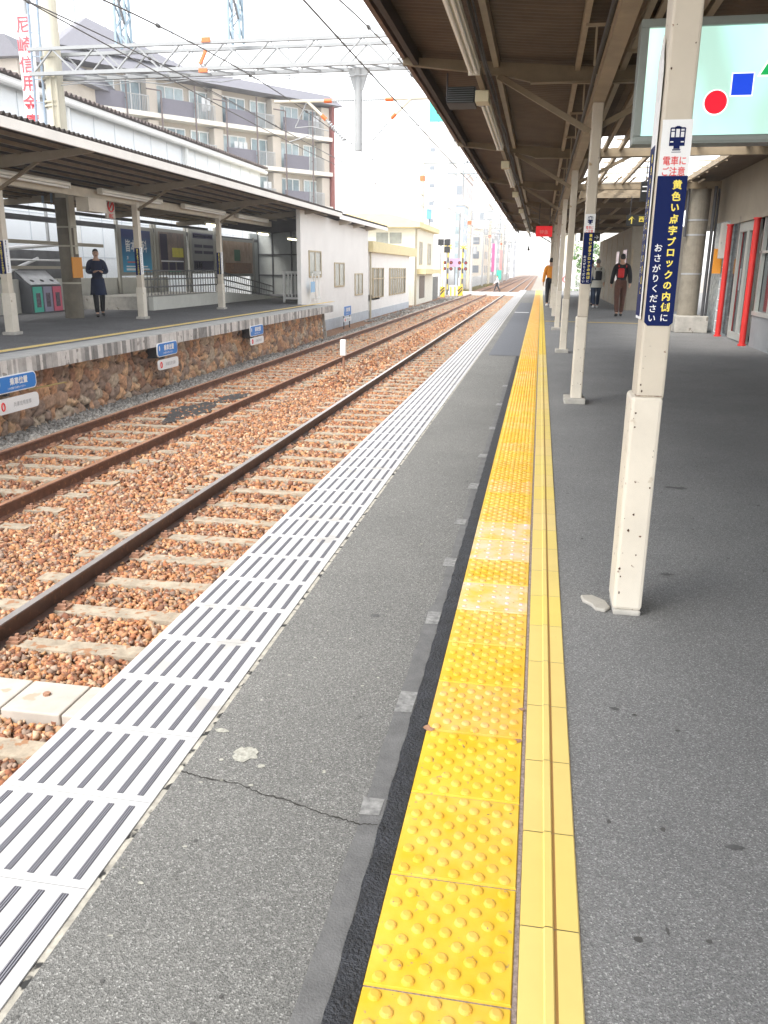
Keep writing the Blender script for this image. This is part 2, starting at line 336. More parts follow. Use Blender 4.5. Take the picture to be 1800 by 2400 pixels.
# tactile tiles, kerb tiles
TILE = mat('tactile_yellow', (.73, .44, .018), .6, scale=8, col2=(.78, .53, .11), attr=True, bump=.08, bscale=60, detail=3, spots=[((.50, .33, .12), 48, .665), ((.28, .19, .10), 75, .70)])
tt = thing('tactile_paving', 'strip of yellow domed tactile tiles with pale guide line along platform', 'tactile paving', (-.1, 1, 0))
V = []; Fq = []; T = []
def q4(vs, fs, tint):
    o_ = len(V); V.extend(vs); Fq.extend([tuple(i + o_ for i in f) for f in fs]); T.extend([tint] * len(vs))
ntile = 187; y0t = 1.2073
for i in range(-3, ntile):
    ya, yb = y0t + i * .302 + .0015, y0t + (i + 1) * .302 - .0015
    xa, xb = -.2505, .0265
    pale = i in (6, 8, 9)
    if pale: tint = (1.0, 1.15, 4.0)
    elif ya > 13.2: tint = (.98, .98, 1.3)
    else: tint = (random.uniform(.97, 1.03), random.uniform(.96, 1.06), random.uniform(.5, 1.3))
    z = .006; zb = -.001; e = .004
    q4([(xa,ya,zb),(xb,ya,zb),(xb,yb,zb),(xa,yb,zb),(xa+e,ya+e,z),(xb-e,ya+e,z),(xb-e,yb-e,z),(xa+e,yb-e,z)], [(4,5,6,7),(0,1,5,4),(1,2,6,5),(2,3,7,6),(3,0,4,7)], tint)
    W_, H_ = xb - xa, yb - ya
    pos = []
    if pale: pos = [(a, b) for a in (.1, .3, .5, .7, .9) for b in (.1, .3, .5, .7, .9)]
    else:
        for r_ in range(9):
            k = 5 if r_ % 2 == 0 else 4
            pos += [((j + .5 + (0 if k == 5 else .5)) / 5, (r_ + .6) / 9.2) for j in range(k)]
    ns = 12 if i < 12 else (8 if i < 40 else 4)
    R0, R1, hh = (.0130, .0095, .0062) if not pale else (.0085, .006, .004)
    dt = tuple(c * f for c, f in zip(tint, (1.0, .90, 1.6)))
    for a, b in pos:
        cx, cy = xa + a * W_, ya + b * H_
        o_ = len(V)
        for R_, zz in ((R0, z), ((R0 + R1) / 2, z + hh * .7), (R1 * .8, z + hh)):
            for k in range(ns):
                V.append((cx + R_ * math.cos(2*PI*k/ns), cy + R_ * math.sin(2*PI*k/ns), zz)); T.append(dt)
        for l in (0, 1):
            for k in range(ns): k2 = (k + 1) % ns; Fq.append((o_+l*ns+k, o_+l*ns+k2, o_+(l+1)*ns+k2, o_+(l+1)*ns+k))
        V.append((cx, cy, z + hh * 1.04)); T.append(dt); c_ = len(V) - 1
        for k in range(ns): k2 = (k + 1) % ns; Fq.append((o_+2*ns+k, o_+2*ns+k2, c_, c_))
me = bpy.data.meshes.new('domed_tiles')
me.from_pydata(V, [], [f if f[2] != f[3] else f[:3] for f in Fq]); me.materials.append(TILE)
a = me.attributes.new('tint', 'FLOAT_COLOR', 'POINT'); a.data.foreach_set('color', np.hstack([np.array(T), np.ones((len(T), 1))]).astype(np.float32).ravel())
me.transform(Matrix.Translation(-tt.location)); o = bpy.data.objects.new('domed_tiles', me); COL.objects.link(o); o.parent = tt
V = []; Fq = []; T = []
prof = [(.0345, -.001), (.037, .006), (.082, .006), (.085, .011), (.100, .011), (.103, .0055), (.108, .0055), (.109, .007), (.152, .007), (.156, -.001)]
for i in range(-3, ntile):
    ya, yb = y0t - .10 + i * .302 + .0012, y0t - .10 + (i + 1) * .302 - .0012
    tint = (1.0, random.uniform(.98, 1.03), random.uniform(.85, 1.25)) if ya < 13.2 else (1, .93, .35)
    e = .003
    q4([(x, ya, z if 0 < k < len(prof)-1 else z) for k, (x, z) in enumerate(prof)] + [(x, yb, z) for x, z in prof], [(k, k+1, len(prof)+k+1, len(prof)+k) for k in range(len(prof)-1)], tint)
me = bpy.data.meshes.new('guide_line_tiles'); me.from_pydata(V, [], Fq); me.materials.append(mat('guide_tile_yellow', (.78, .60, .19), .5, var=.04, scale=5, attr=True, spots=((.45, .33, .14), 50, .74))); me.materials.append(mat('groove_brown', (.36, .20, .06), .8))
me.polygons.foreach_set('material_index', [1 if (j % 9) == 5 or (j % 9) == 6 else 0 for j in range(len(Fq))])
a = me.attributes.new('tint', 'FLOAT_COLOR', 'POINT'); a.data.foreach_set('color', np.hstack([np.array(T), np.ones((len(T), 1))]).astype(np.float32).ravel())
me.transform(Matrix.Translation(-tt.location)); o = bpy.data.objects.new('guide_line_tiles', me); COL.objects.link(o); o.parent = tt
mb = MB(); mb.box(-.2505, .156, -.4, PY1 - .2, -.0005, .001); mb.box(.0265, .0345, -.4, PY1 - .2, .001, .003); mb.build('tile_joint', mat('joint_gravel', (.30, .24, .22), .95, var=.5, scale=140), tt)
sheet('chipped_corner', [ragged(-.245, 2.12 + .302 * 0.0, .014, .016, 8, .5, 2), ragged(.012, 2.10, .018, .014, 9, .5, 8), ragged(.02, 2.28, .010, .010, 8, .5, 9)], mat('chip_brown', (.38, .21, .13), .95, var=.3, scale=60), .0075, tt)

# white slotted edge panels
et = thing('edge_paving', 'white slotted anti-slip panels along the near platform edge', 'edge paving', (-1.08, 1, 0))
EW = mat('edge_panel_white', (.47, .47, .475), .55, var=.07, scale=2.2, spots=[((.34, .33, .31), 22, .70), ((.40, .39, .375), 5, .60)])
SL = mat('slot_rubber', (.055, .055, .07), .6, var=.2, scale=30); SLR = mat('slot_ridge', (.22, .22, .25), .5)
mb = MB()
for i in range(-5, 187):
    ya = 1.3434 - .305 + i * .3053; yb = ya + .3053 - .0025
    mb.box(-1.290, -.880, ya, yb, -.09, .0, 0)
    for j in range(7):
        x0 = -1.262 + j * .0555; w0 = .0168; a, b = ya + .022, yb - .020
        mb.box(x0, x0 + w0, a, b, .0, .0012, 1)
        if i < 30:
            for k in (0, 1, 2): mb.box(x0 + .0014 + k * .0056, x0 + .0038 + k * .0056, a, b, .0012, .0026, 2)
mb.build('slotted_panels', [EW, SL, SLR], et)
mb = MB(); mb.box(-1.284, -.886, -3, PY1, -.3, -.091); mb.build('edge_beam', CONCLT, et)

# far platform
FZ = 0.0; FY1 = 30.0
t = thing('far_platform', None, None, (0, 0, 0), kind='structure')
A3 = asphalt_mat('asphalt_far', (.10, .10, .105), (.17, .17, .175), 120, (.3, .3, .3), big=.15)
mb = MB(); mb.box(-14.6, -7.95, -3, 30.2, -.3, 0, 0); mb.box(-14.6, -8.62, 30.2, 46, -.3, 0, 0); mb.build('far_deck', A3, t)
mb = MB(); mb.box(-7.95, -7.42, -3, FY1 + .3, -.12, .002, 0)
mb.build('edge_slab', mat('far_edge_concrete', (.40, .395, .38), .9, var=.18, scale=4, bump=.2), t)
mb = MB()
for i in range(66):
    y = -3 + i * .505; 
    if y < FY1:
        yy = y
        while yy < y + .49:
            dy_ = min(random.uniform(.04, .16), y + .497 - yy); mb.box(-7.62, -7.40 + random.uniform(-.004, .004), yy, yy + dy_ - .0005, -.235, -.012, random.choice((0, 0, 1, 2))); yy += dy_
mb.build('coping_block', [mat('coping_pale', (.60, .58, .55), .9, var=.12, scale=8, spots=((.3, .28, .26), 6, .62)), mat('coping_stained', (.40, .385, .365), .9, var=.2, scale=8), mat('coping_dark', (.24, .235, .225), .9, var=.25, scale=8)], t)
mb = MB(); mb.box(-8.28, -8.12, -3, FY1 + 3.5, .001, .008); mb.build('warning_line', mat('far_yellow', (.80, .60, .22), .6, var=.15, scale=8), t)
mb = MB(); mb.box(-14.6, -7.8, -3, 29.9, -1.28, -.301); mb.build('far_body', CONC, t)
# rubble stone wall below it
gy = np.arange(6, 29.95, .035); gz = np.arange(-1.27, -.20, .035)
GY, GZ = np.meshgrid(gy, gz, indexing='ij')
seeds = np.stack([rng.uniform(5.5, 30.5, 900), rng.uniform(-1.4, -.1, 900)], 1)
P = np.stack([GY.ravel(), GZ.ravel()], 1)
d1 = np.full(len(P), 9.); d2 = np.full(len(P), 9.); idx = np.zeros(len(P), int)
for k, s_ in enumerate(seeds):
    d = np.hypot((P[:, 0] - s_[0]) * .85, P[:, 1] - s_[1]); m1 = d < d1; d2 = np.where(m1, d1, np.minimum(d2, d)); idx = np.where(m1, k, idx); d1 = np.minimum(d1, d)
hgt = np.clip((d2 - d1) * 1.6, 0, .07) + rng.uniform(-.008, .008, len(P)) + rng.uniform(0, .03, 900)[idx]
cc = np.array([(.42,.24,.14),(.34,.22,.15),(.28,.20,.15),(.46,.30,.18),(.30,.17,.11),(.38,.30,.22),(.24,.17,.13),(.50,.30,.17)])[rng.integers(0, 8, 900)][idx] * rng.uniform(1.3, 2.1, (len(P), 1))
cc = np.where(((d2 - d1) < .006)[:, None], np.array([.12, .09, .07]), cc)
Vw = np.stack([-7.78 + hgt, P[:, 0], P[:, 1]], 1); ny, nz = GY.shape
ii = (np.arange(ny - 1)[:, None] * nz + np.arange(nz - 1)[None]).ravel()
o = raw_mesh('stone_wall', Vw, np.stack([ii, ii + nz, ii + nz + 1, ii + 1], 1), mat('rubble_stone', (1, 1, 1), .9, var=.35, scale=12, attr=True, bump=.4, bscale=40), tint=cc)
tag(o, 'brown rubble stone retaining wall under the far platform edge', 'stone wall')
# concrete gutter strip between wall and far track
mb = MB(); mb.box(-7.32, -6.98, -3, 83, -1.27, -1.155); mb.build('drain_kerb', mat('drain_kerb_c', (.46, .42, .36), .95, var=.25, scale=3, bump=.3), None); tag(bpy.data.objects['drain_kerb'], 'low concrete drain kerb beside the outer rail', 'kerb')
# crossing road, station road
mb = MB(); mb.box(-60, 30, 84.5, 93, -1.25, -1.0 + .004); g = mb.build('crossing_road', mat('crossing_pale', (.55, .56, .55), .85, var=.12, scale=1)); tag(g, kind='structure')

# ================================================================== TRACKS
RAILS = mat('rail_side_dark', (.075, .038, .026), .55, var=.3, scale=9, spots=((.14, .065, .035), 20, .6)); RAILSR = mat('rail_side_rust', (.15, .065, .038), .6, var=.3, scale=9, spots=((.26, .12, .055), 20, .6))
RAILT = mat('rail_top_steel', (.52, .48, .46), .3, metal=.7, var=.15)
RAILTR = mat('rail_top_brown', (.33, .17, .10), .5, metal=.2, var=.2)
SLEEP = mat('sleeper_concrete', (.32, .27, .205), .95, var=.28, scale=11, bump=.3, spots=((.28, .15, .08), 14, .57))
CLIP = mat('rail_clip_rust', (.30, .16, .10), .7, var=.3, scale=40)
def make_track(cx, label, topm, sidem, zs=-1.135):
    t = thing('railway_track', label, 'railway track', (cx, 0, -1.2), 'railway tracks between the platforms')
    hw = .7525
    for sx in (-1, 1):
        x = cx + sx * hw; b = MB()
        pr = [(-.065,-1.15),(.065,-1.15),(.065,-1.138),(.012,-1.122),(.010,-1.04),(.034,-1.028),(.034,-1.006),(.028,-1.0),(-.028,-1.0),(-.034,-1.006),(-.034,-1.028),(-.010,-1.04),(-.012,-1.122),(-.065,-1.138)]
        n_ = len(pr); vs = [(x + a, y, z) for y in (-4, 420) for a, z in pr]
        for k in range(n_): b.add([vs[k], vs[(k+1) % n_], vs[n_ + (k+1) % n_], vs[n_ + k]], [(0, 1, 2, 3)], 1 if k == 7 else 0)
        b.build('rail', [sidem, topm], t)
    def sl(y):
        w0 = .10; return [(y - w0, -1.30), (y + w0, -1.30), (y + w0 - .02, zs), (y - w0 + .02, zs)]
    ys = [4.57 + .583 * i for i in range(-3, 140)]
    for i, y in enumerate(ys[:100]):
        b = MB(); b.prism(sl(y), 'x', cx - 1.2, cx + 1.2)
        so = b.build('sleeper', SLEEP, t)
        if i < 34:
            for sx in (-1, 1):
                for s2 in (-1, 1):
                    x = cx + sx * hw + s2 * .095; c = MB()
                    c.box(x - .045, x + .045, y - .055, y + .055, zs, zs + .018); c.bar((x - s2 * .03, y - .03, zs + .03), (x + s2 * .03, y - .02, zs + .025), .03, .022); c.tube([(x, y + .01, zs + .015), (x, y + .01, zs + .05)], .014, 8); c.build('rail_clip', CLIP, so)
    b = MB()
    for y in ys[100:]: b.prism(sl(y), 'x', cx - 1.2, cx + 1.2)
    tag(b.build('distant_sleepers', SLEEP, t), kind='stuff')
make_track(-2.66, 'nearer railway track with worn shiny rail top beside near platform', RAILT, RAILS)
make_track(-5.92, 'farther railway track with rust-brown rails beside far platform', RAILTR, RAILSR)
# cable trough slabs crossing the near track
ct = thing('cable_trough', 'bright concrete trough covers laid across the near track bed', 'cable trough', (-2.3, 3.84, -1.2))
for x0, x1 in ((-3.20, -2.84), (-2.83, -2.47), (-2.46, -1.9)):
    b = MB(); b.box(x0, x1, 3.68, 4.02, -1.2, -1.09); b.build('cover_slab', mat('trough_cover', (.42, .385, .34), .8, var=.14, scale=4, spots=((.36, .29, .22), 6, .62)), ct, bevel=.01)
b = MB(); b.tube([(-2.66, 3.87, -1.09), (-2.66, 3.87, -1.075)], .022, 6); b.build('bolt', CLIP, ct)
# oily black patches
mb = MB()
for s_, (cx, cy, rx, ry) in enumerate([(-5.9, 13.6, .30, 1.0), (-5.75, 15.2, .22, .7), (-2.2, 14.2, .22, .5)]):
    mb.add([(x, y, -1.132) for x, y in ragged(cx, cy, rx, ry, 18, .35, s_)], [tuple(range(18))])
g = mb.build('oil_stain', mat('oil_stained_stone', (.03, .028, .027), .6, var=.6, scale=20, bump=1., bscale=30)); tag(g, kind='structure')
# white marker stake between tracks
st = thing('marker_stake', 'white topped rusty marker stake standing between the tracks', 'marker', (-4.70, 20.3, -1.18))
b = MB(); b.box(-4.725, -4.675, 20.28, 20.32, -1.2, -.78); b.build('stake_foot', mat('rusty_stake', (.30, .15, .09), .8, var=.3), st)
b = MB(); b.box(-4.78, -4.64, 20.25, 20.35, -.79, -.40); b.build('stake_board', WHITEP, st, bevel=.012)

# ================================================================== NEAR PLATFORM CANOPY
ct = thing('platform_canopy', 'brown corrugated platform canopy with steel frame over near platform', 'canopy', (0, 20, 2.9))
CY = [3.16, 8.62, 14.05, 19.5, 24.95, 30.4, 35.85, 41.3]
def zroof(x): return 3.215 - (x + 1.36) * .085 if x < .42 else 3.064 + (x - .42) * .03
def corr(name, x0, x1, y0, y1, zf, amp, pitch, m, parent, per=6, thick=.004):
    n = int((y1 - y0) / pitch * per) + 1; ys = np.linspace(y0, y1, n); a = amp * np.cos(2 * PI * (ys - y0) / pitch)
    xs = np.linspace(x0, x1, 4); Vv = []
    for x in xs: Vv.append(np.stack([np.full(n, x), ys, zf(x) + a], 1))
    Vv = np.vstack(Vv); off = np.array(parent_loc(parent)); Vv = Vv - off
    Ff = []
    for k in range(3):
        i0 = np.arange(n - 1) + k * n; Ff.append(np.stack([i0, i0 + n, i0 + n + 1, i0 + 1], 1))
    o_ = raw_mesh(name, Vv, np.vstack(Ff), m, parent, smooth=True)
    s_ = o_.modifiers.new('solid', 'SOLIDIFY'); s_.thickness = thick; s_.offset = 1
    return o_
corr('roof_sheet', -1.37, .75, -4, 46.2, lambda x: zroof(x) + .055, .016, .095, SHEET, ct)
corr('roof_sheet', .75, 4.6, -4, 13.2, lambda x: zroof(x) + .055, .016, .095, SHEET, ct, per=4)
corr('roof_sheet', .75, 4.6, 22.0, 46.2, lambda x: zroof(x) + .055, .016, .095, SHEET, ct, per=4)
corr('roof_sheet', 3.0, 4.6, 13.2, 22.0, lambda x: zroof(x) + .055, .016, .095, SHEET, ct, per=4)
b = MB(); b.box(-1.415, -1.375, -4, 46.3, 3.19, 3.29); b.build('eaves_beam', EDGE, ct)
b = MB(); b.box(-1.30, -1.25, -4, 46.2, 3.13, 3.245); b.build('eaves_angle', mat('eaves_dark', (.045, .033, .028), .7), ct)
for y in [-2.3] + CY:
    b = MB()
    pr = [(-1.40, 3.14), (-1.40, 3.205), (.34, 3.07), (3.6, 3.10), (3.6, 2.97), (.45, 2.93), (-.2, 2.96), (-.45, 3.02)]
    b.prism(pr, 'y', y - .03, y + .03); b.box(-1.42, 3.6, y - .05, y + .05, 2.925, 2.93, 0) if False else None
    b.bar((-.2, y, 2.955), (3.6, y, 2.965), .09, .012)
    b.build('rafter', STEELBR, ct)
    for (p, q) in (((-.50, y, 3.02), (.37, y, 2.53)), ((1.25, y, 2.97), (.41, y, 2.55))):
        b = MB(); b.bar(p, q, .045, .05); b.build('brace', STEELBR, ct)
for x, w_, h_ in ((-.52, .05, .075), (.22, .045, .06), (.62, .05, .06), (.85, .05, .06), (1.08, .05, .06), (1.6, .05, .06), (2.2, .05, .06), (2.9, .06, .08)):
    b = MB(); b.box(x - w_/2, x + w_/2, -4, 46, zroof(x) - h_ + .02, zroof(x) + .035); b.build('purlin', PURLIN, ct)
b = MB()   # small hanger frames between the purlins
for k in range(24):
    y = 5.2 + k * 1.82; b.bar((.22, y, 3.02), (.40, y, 3.02), .02, .02); b.bar((.30, y, 3.02), (.30, y, 2.75), .015, .015)
b.build('hanger', PURLIN, ct)
b = MB(); b.box(.375, .475, -4, 45.9, 2.77, 2.86); b.box(.368, .482, -4, 45.9, 2.86, 2.868); b.box(.368, .482, -4, 45.9, 2.762, 2.77); b.build('long_beam', PURLIN, ct)
b = MB(); b.tube([(.36, y, 2.93 + .015 * math.sin(y)) for y in np.arange(-3, 46, .7)], .018, 6); b.tube([(-.60, y, 3.04 + .012 * math.sin(y * 1.3)) for y in np.arange(-3, 46, .7)], .014, 6)
b.tube([(-.57, y, 3.02 + .03 * math.sin(y * 2.2)) for y in np.arange(-3, 46, .4)], .008, 5); b.build('cable', DARK, ct)
b = MB()
for k in range(9):
    b.tube([(.75 + .3 * k, 21.2 + .3 * k, 3.05), (.9 + .28 * k, 18 + .1 * k, 3.08)], .02, 5)
for k in range(5): b.box(.8, 3.0, 20.2 + .45 * k, 20.24 + .45 * k, 2.98, 3.03)
for k in range(9): b.bar((.95, 13.3 + .11 * k * 8, 3.09), (3.0, 13.3 + .11 * k * 8, 3.10), .02, .02)
b.build('skylight_bar', PURLIN, ct)
# lamp rail
b = MB(); b.box(-.675, -.625, -3, 46, 2.93, 3.0); b.build('lamp_rail', STEELBR, ct)

# columns
def make_column():
    t = thing('platform_column', 'x', 'column', (0, 0, 0), 'cream columns under the near canopy')
    b = MB(); b.box(-.0485, .0485, -.080, .080, .84, 3.0); b.build('shaft', CREAM, t, bevel=.010)
    b = MB(); b.box(-.064, .046, -.090, .095, 0.02, .85); b.build('sleeve', CREAMLT, t, bevel=.013)
    b = MB(); b.box(-.0505, .0395, -.085, -.05, .8505, .854); b.build('rust_line', mat('rust_line', (.12, .06, .035), .9, col2=(.6, .52, .42), scale=70), t)
    return t
def add_foot(t, big):
    b = MB(); o_ = Vector(parent_loc(t))
    if big: b.box(o_.x - .13, o_.x + .08, o_.y - .15, o_.y + .15, -.002, .055)
    else: b.box(o_.x - .061, o_.x + .043, o_.y - .094, o_.y + .090, -.002, .022)
    b.build('concrete_foot', CONC, t, bevel=.008)
c0 = make_column(); c0.location = (.413, CY[0] + .03, 0); c0['label'] = 'nearest cream column, rust-speckled, with large navy warning sign'
lab = ['second cream column from camera, standing on concrete foot with small warning sign', 'third cream column from camera on grey concrete foot', 'fourth cream column from camera, in the receding row',
       'fifth cream column from camera, beside the person in orange', 'sixth cream column from camera along platform edge row', 'seventh cream column from camera along platform edge row', 'last cream column at the far end of the near canopy']
cols = [c0] + [dup(c0, (.43, y, 0), l) for y, l in zip(CY[1:], lab)]
r_ = random.Random(5)
def chips(col, n):
    b = MB(); o_ = Vector(parent_loc(col))
    for k in range(n):
        z = r_.uniform(.05, 1.05) if k % 4 else r_.uniform(1.8, 2.4); low = z < .83
        xa, xb, yf = (-.064, .046, -.0908) if low else (-.0485, .0485, -.0808); sz = r_.choice((.0012, .0016, .0022, .0032)) * (1.25 if low else 1)
        if k % 3 == 0:
            u = r_.uniform(.014, .05) ; pts = ragged(yf + u, z, sz, sz * 1.4, 8, .4, k); b.add([(o_.x + xa - .0008, o_.y + a, e_) for a, e_ in pts], [tuple(range(8))])
        else:
            x = r_.choice((xa + r_.uniform(.012, .02), xb - r_.uniform(.012, .018), r_.uniform(xa + .02, xb - .02))); pts = ragged(x, z, sz, sz * 1.3, 8, .4, k); b.add([(o_.x + a, o_.y + yf, e_) for a, e_ in pts], [tuple(range(8))])
    b.build('paint_chips', mat('chip_rust', (.07, .035, .02), .9), col)
chips(cols[0], 46); chips(cols[1], 16)
add_foot(cols[0], False); add_foot(cols[1], True); add_foot(cols[2], True); add_foot(cols[3], True)
b = MB(); b.prism([(-.0, .0), (-.012, .055), (-.055, .10), (-.095, .09), (-.09, .05), (-.062, .015), (-.05, -.02), (-.02, -.03)], 'z', 0, .012)
o = b.build('mortar_lump', CONC, None, bevel=.004); o.location = (.345, 3.14, 0); o.scale = (1.15, 1.15, 1.3); tag(o, 'cracked grey mortar lump at the foot of the nearest column', 'mortar')

# warning signs on columns
def warning_sign(cx, fy, z0, z1, label, full=True, small=False):
    """front faces -Y. white picture part on top, navy below; plus a board on the left side face"""
    H = z1 - z0; hw = .0485; zt = z1 - H * .26
    t = thing('warning_sign', label, 'sign', (cx, fy, z0), 'warning signs wrapped on the columns')
    b = MB(); r = .012; 
    b.prism([(cx-hw, zt), (cx+hw, zt), (cx+hw, z1), (cx-hw, z1)], 'y', fy - .004, fy); b.build('white_panel', SIGNW, t)
    b = MB(); b.prism([(cx-hw+r, z0), (cx+hw-r, z0), (cx+hw, z0+r), (cx+hw, zt-.0005), (cx-hw, zt-.0005), (cx-hw, z0+r)], 'y', fy - .004, fy); b.build('navy_panel', NAVY, t)
    X, U = (1, 0, 0), (0, 0, 1); y = fy - .0052
    b = MB(); put_text(b, '電車に', (cx, y, zt + H*.070), H*.046, X, U, 0, .01, .85); put_text(b, 'ご注意', (cx, y, zt + H*.020), H*.046, X, U, 0, .01, .85); b.build('red_lettering', RED, t)
    L1 = '黄色い点字ブロックの内側に'; L2 = 'おさがりください'
    b = MB(); p1 = (zt - z0 - .02) / 13
    vtext(b, L1[:-1], (cx + .017, y, zt - .010), p1, p1*.84, X, U, 0, .03); b.build('yellow_lettering', YEL, t)
    b = MB(); put_text(b, 'に', (cx + .017, y, zt - .010 - p1*12.5), p1*.8, X, U, 0, .015); vtext(b, L2, (cx - .024, y, zt - .010 - p1*5.6), p1*.93, p1*.78, X, U, 0, .015); b.build('white_lettering', SIGNW, t)
    b = MB(); s = H * .074; c_ = Vector((cx + .002, y, z1 - H * .085))     # train front picture
    def R(x0, x1, a, e): b.box(c_.x + x0*s, c_.x + x1*s, y - .0004, y, c_.z + a*s, c_.z + e*s)
    R(-.5,.5,-.5,.05); R(-.5,-.42,.05,.62); R(.42,.5,.05,.62); R(-.2,-.12,.05,.7); R(.12,.2,.05,.7); R(-.46,.46,.56,.66); R(-.46,-.16,.38,.44); R(.16,.46,.38,.44); R(-.12,.12,.64,.74); R(-.2,.2,-.68,-.5); R(-.26,.26,-.78,-.70); R(-.3,.3,-.90,-.86)
    b.build('train_picture', NAVY, t)
    b = MB(); R(-.44,-.24,-.28,-.2); R(.24,.44,-.28,-.2); 
    b.v = [(v[0], v[1] - .0005, v[2]) for v in b.v]; b.build('lamp_picture', SIGNW, t)
    if full:   # side board, facing the track
        b = MB(); xs = cx - .0495
        b.prism([(fy + .03, z0 + .02), (fy + .155, z0 + .02), (fy + .155, z1 + .20), (fy + .09, z1 + .27), (fy + .03, z1 + .16)], 'x', xs - .012, xs - .008); b.build('side_board', SIGNW, t)
        b = MB(); b.box(xs - .0135, xs - .0121, fy + .036, fy + .149, z0 + .03, zt + .10); b.build('side_navy_panel', NAVY, t)
        b = MB(); vtext(b, L1, (xs - .0142, fy + .07, zt + .08), p1, p1*.85, (0, -1, 0), U, 0, .02); b.build('side_lettering', YEL, t)
        b = MB(); vtext(b, L2, (xs - .0142, fy + .12, zt + .08 - p1*4), p1, p1*.8, (0, -1, 0), U, 0, .01); b.build('side_white_lettering', SIGNW, t)
    return t
warning_sign(.416, CY[0] - .050, 1.10, 1.765, 'large navy and white train warning sign on the nearest cream column')
warning_sign(.43, CY[1] - .080, 1.16, 1.80, 'smaller looking navy train warning sign on the second cream column', False)

# fluorescent lamps
def make_lamp(name='fluorescent_lamp', ln=3.3, group='fluorescent lamps under the near canopy'):
    t = thing(name, 'x', 'lamp', (0, 0, 0), group)
    b = MB(); b.prism([(-.055, .06), (-.03, .085), (.03, .085), (.055, .06), (.05, .03), (-.05, .03)], 'y', 0, ln); b.build('housing', LAMPH, t)
    b = MB(); b.tube([(-.022, .03, .012), (-.022, ln - .03, .012)], .014, 8); b.tube([(.022, .03, .012), (.022, ln - .03, .012)], .014, 8); b.build('tube', TUBE, t)
    b = MB(); b.box(-.05, .05, -.02, 0, .0, .08); b.box(-.05, .05, ln, ln + .02, .0, .08); b.build('end_cap', LAMPH, t)
    return t
l0 = make_lamp(); starts = [(-1.0, 3.0), (4.5, 3.3)] 
l0.location = (-.655, 4.45, 2.86); l0['label'] = 'largest white fluorescent lamp at the top of the near canopy'
names = ['second', 'third', 'fourth', 'fifth', 'sixth', 'seventh']
for k in range(6): dup(l0, (-.655, 9.1 + 5.42 * k, 2.86), names[k] + ' fluorescent lamp from the camera along near canopy edge')
def make_jbox():
    t = thing('junction_box', 'x', 'junction box', (0, 0, 0), 'junction boxes between the lamps')
    b = MB(); b.box(-.065, .065, -.11, .11, -.03, .07); b.build('box_body', mat('jbox_cream', (.62, .56, .38), .5), t, bevel=.006)
    b = MB(); b.tube([(0, .0, .07), (.01, 0, .16)], .012, 6); b.tube([(-.02, .16, -.025), (-.02, .16, .0)], .03, 10); b.build('gland', GREY, t)
    return t
j0 = make_jbox(); j0.location = (-.655, 8.85, 2.86); j0['label'] = 'cream junction box beside the black loudspeaker under near canopy'
for k, nm in enumerate(['second', 'third', 'fourth']): dup(j0, (-.655, 14.27 + 5.42 * k, 2.86), nm + ' cream junction box from camera in front of a lamp')
sp = thing('loudspeaker', 'black slatted box loudspeaker hanging under the near canopy', 'loudspeaker', (-.85, 9.3, 2.95))
b = MB(); b.prism([(8.95, 2.86), (9.03, 3.02), (9.3, 3.02), (9.3, 2.86)], 'x', -1.02, -.745); b.build('speaker_case', mat('speaker_black', (.035, .037, .037), .6), sp)
b = MB()
for k in range(7): b.bar((-1.01, 8.945 + k * .011, 2.872 + k * .022), (-.755, 8.945 + k * .011, 2.872 + k * .022), .008, .006)
b.build('grille', mat('speaker_grille', (.13, .14, .14), .5), sp)
b = MB(); b.tube([(-1.03, 9.1, 2.9), (-1.03, 9.1, 3.16)], .009, 6); b.tube([(-1.03, 8.6, 3.1), (-.74, 8.6, 3.09)], .009, 6); b.build('bracket', DARK, sp)

# backlit station sign
LB = 5.5; lx0, lx1, lz0, lz1 = .53, 1.80, 2.05, 2.62
lb = thing('lightbox_sign', 'backlit mint station sign with red circle, blue square and green triangle', 'sign', (1.1, LB, 2.0))
b = MB(); e = .045
b.box(lx0-e, lx1, LB, LB+.16, lz0-e, lz0); b.box(lx0-e, lx1, LB, LB+.16, lz1, lz1+e); b.box(lx0-e, lx0, LB, LB+.16, lz0, lz1); b.box(lx0, lx1, LB+.14, LB+.158, lz0, lz1)
b.box(lx0-e+.01, lx1, LB-.006, LB, lz0-e+.01, lz0-.004)
b.build('sign_frame', mat('sign_frame_grey', (.27, .30, .28), .4, metal=.3, var=.08), lb, bevel=.012)
gm = bpy.data.materials.new('lit_panel'); gm.use_nodes = True; N = gm.node_tree.nodes; Lk = gm.node_tree.links; p = N['Principled BSDF']; p.inputs['Roughness'].default_value = .3
tcn = N.new('ShaderNodeTexCoord'); wv = N.new('ShaderNodeTexNoise'); wv.inputs['Scale'].default_value = 2.2; wv.inputs['Detail'].default_value = 1
mpn = N.new('ShaderNodeMapping'); mpn.inputs['Scale'].default_value = (1.6, 1, .45); Lk.new(tcn.outputs['Object'], mpn.inputs[0]); Lk.new(mpn.outputs[0], wv.inputs['Vector'])
rp = N.new('ShaderNodeValToRGB'); rp.color_ramp.elements[0].position = .35; rp.color_ramp.elements[0].color = (.30, .50, .42, 1); rp.color_ramp.elements[1].position = .62; rp.color_ramp.elements[1].color = (.62, .86, .70, 1)
x = rp.color_ramp.elements.new(.5); x.color = (.42, .80, .72, 1)
Lk.new(wv.outputs[0], rp.inputs[0]); Lk.new(rp.outputs[0], p.inputs['Emission Color']); p.inputs['Emission Strength'].default_value = .36; p.inputs['Base Color'].default_value = (.3, .38, .35, 1)
b = MB(); b.box(lx0 + .001, lx1, LB + .02, LB + .03, lz0 + .001, lz1 - .001); b.build('lit_panel', gm, lb)
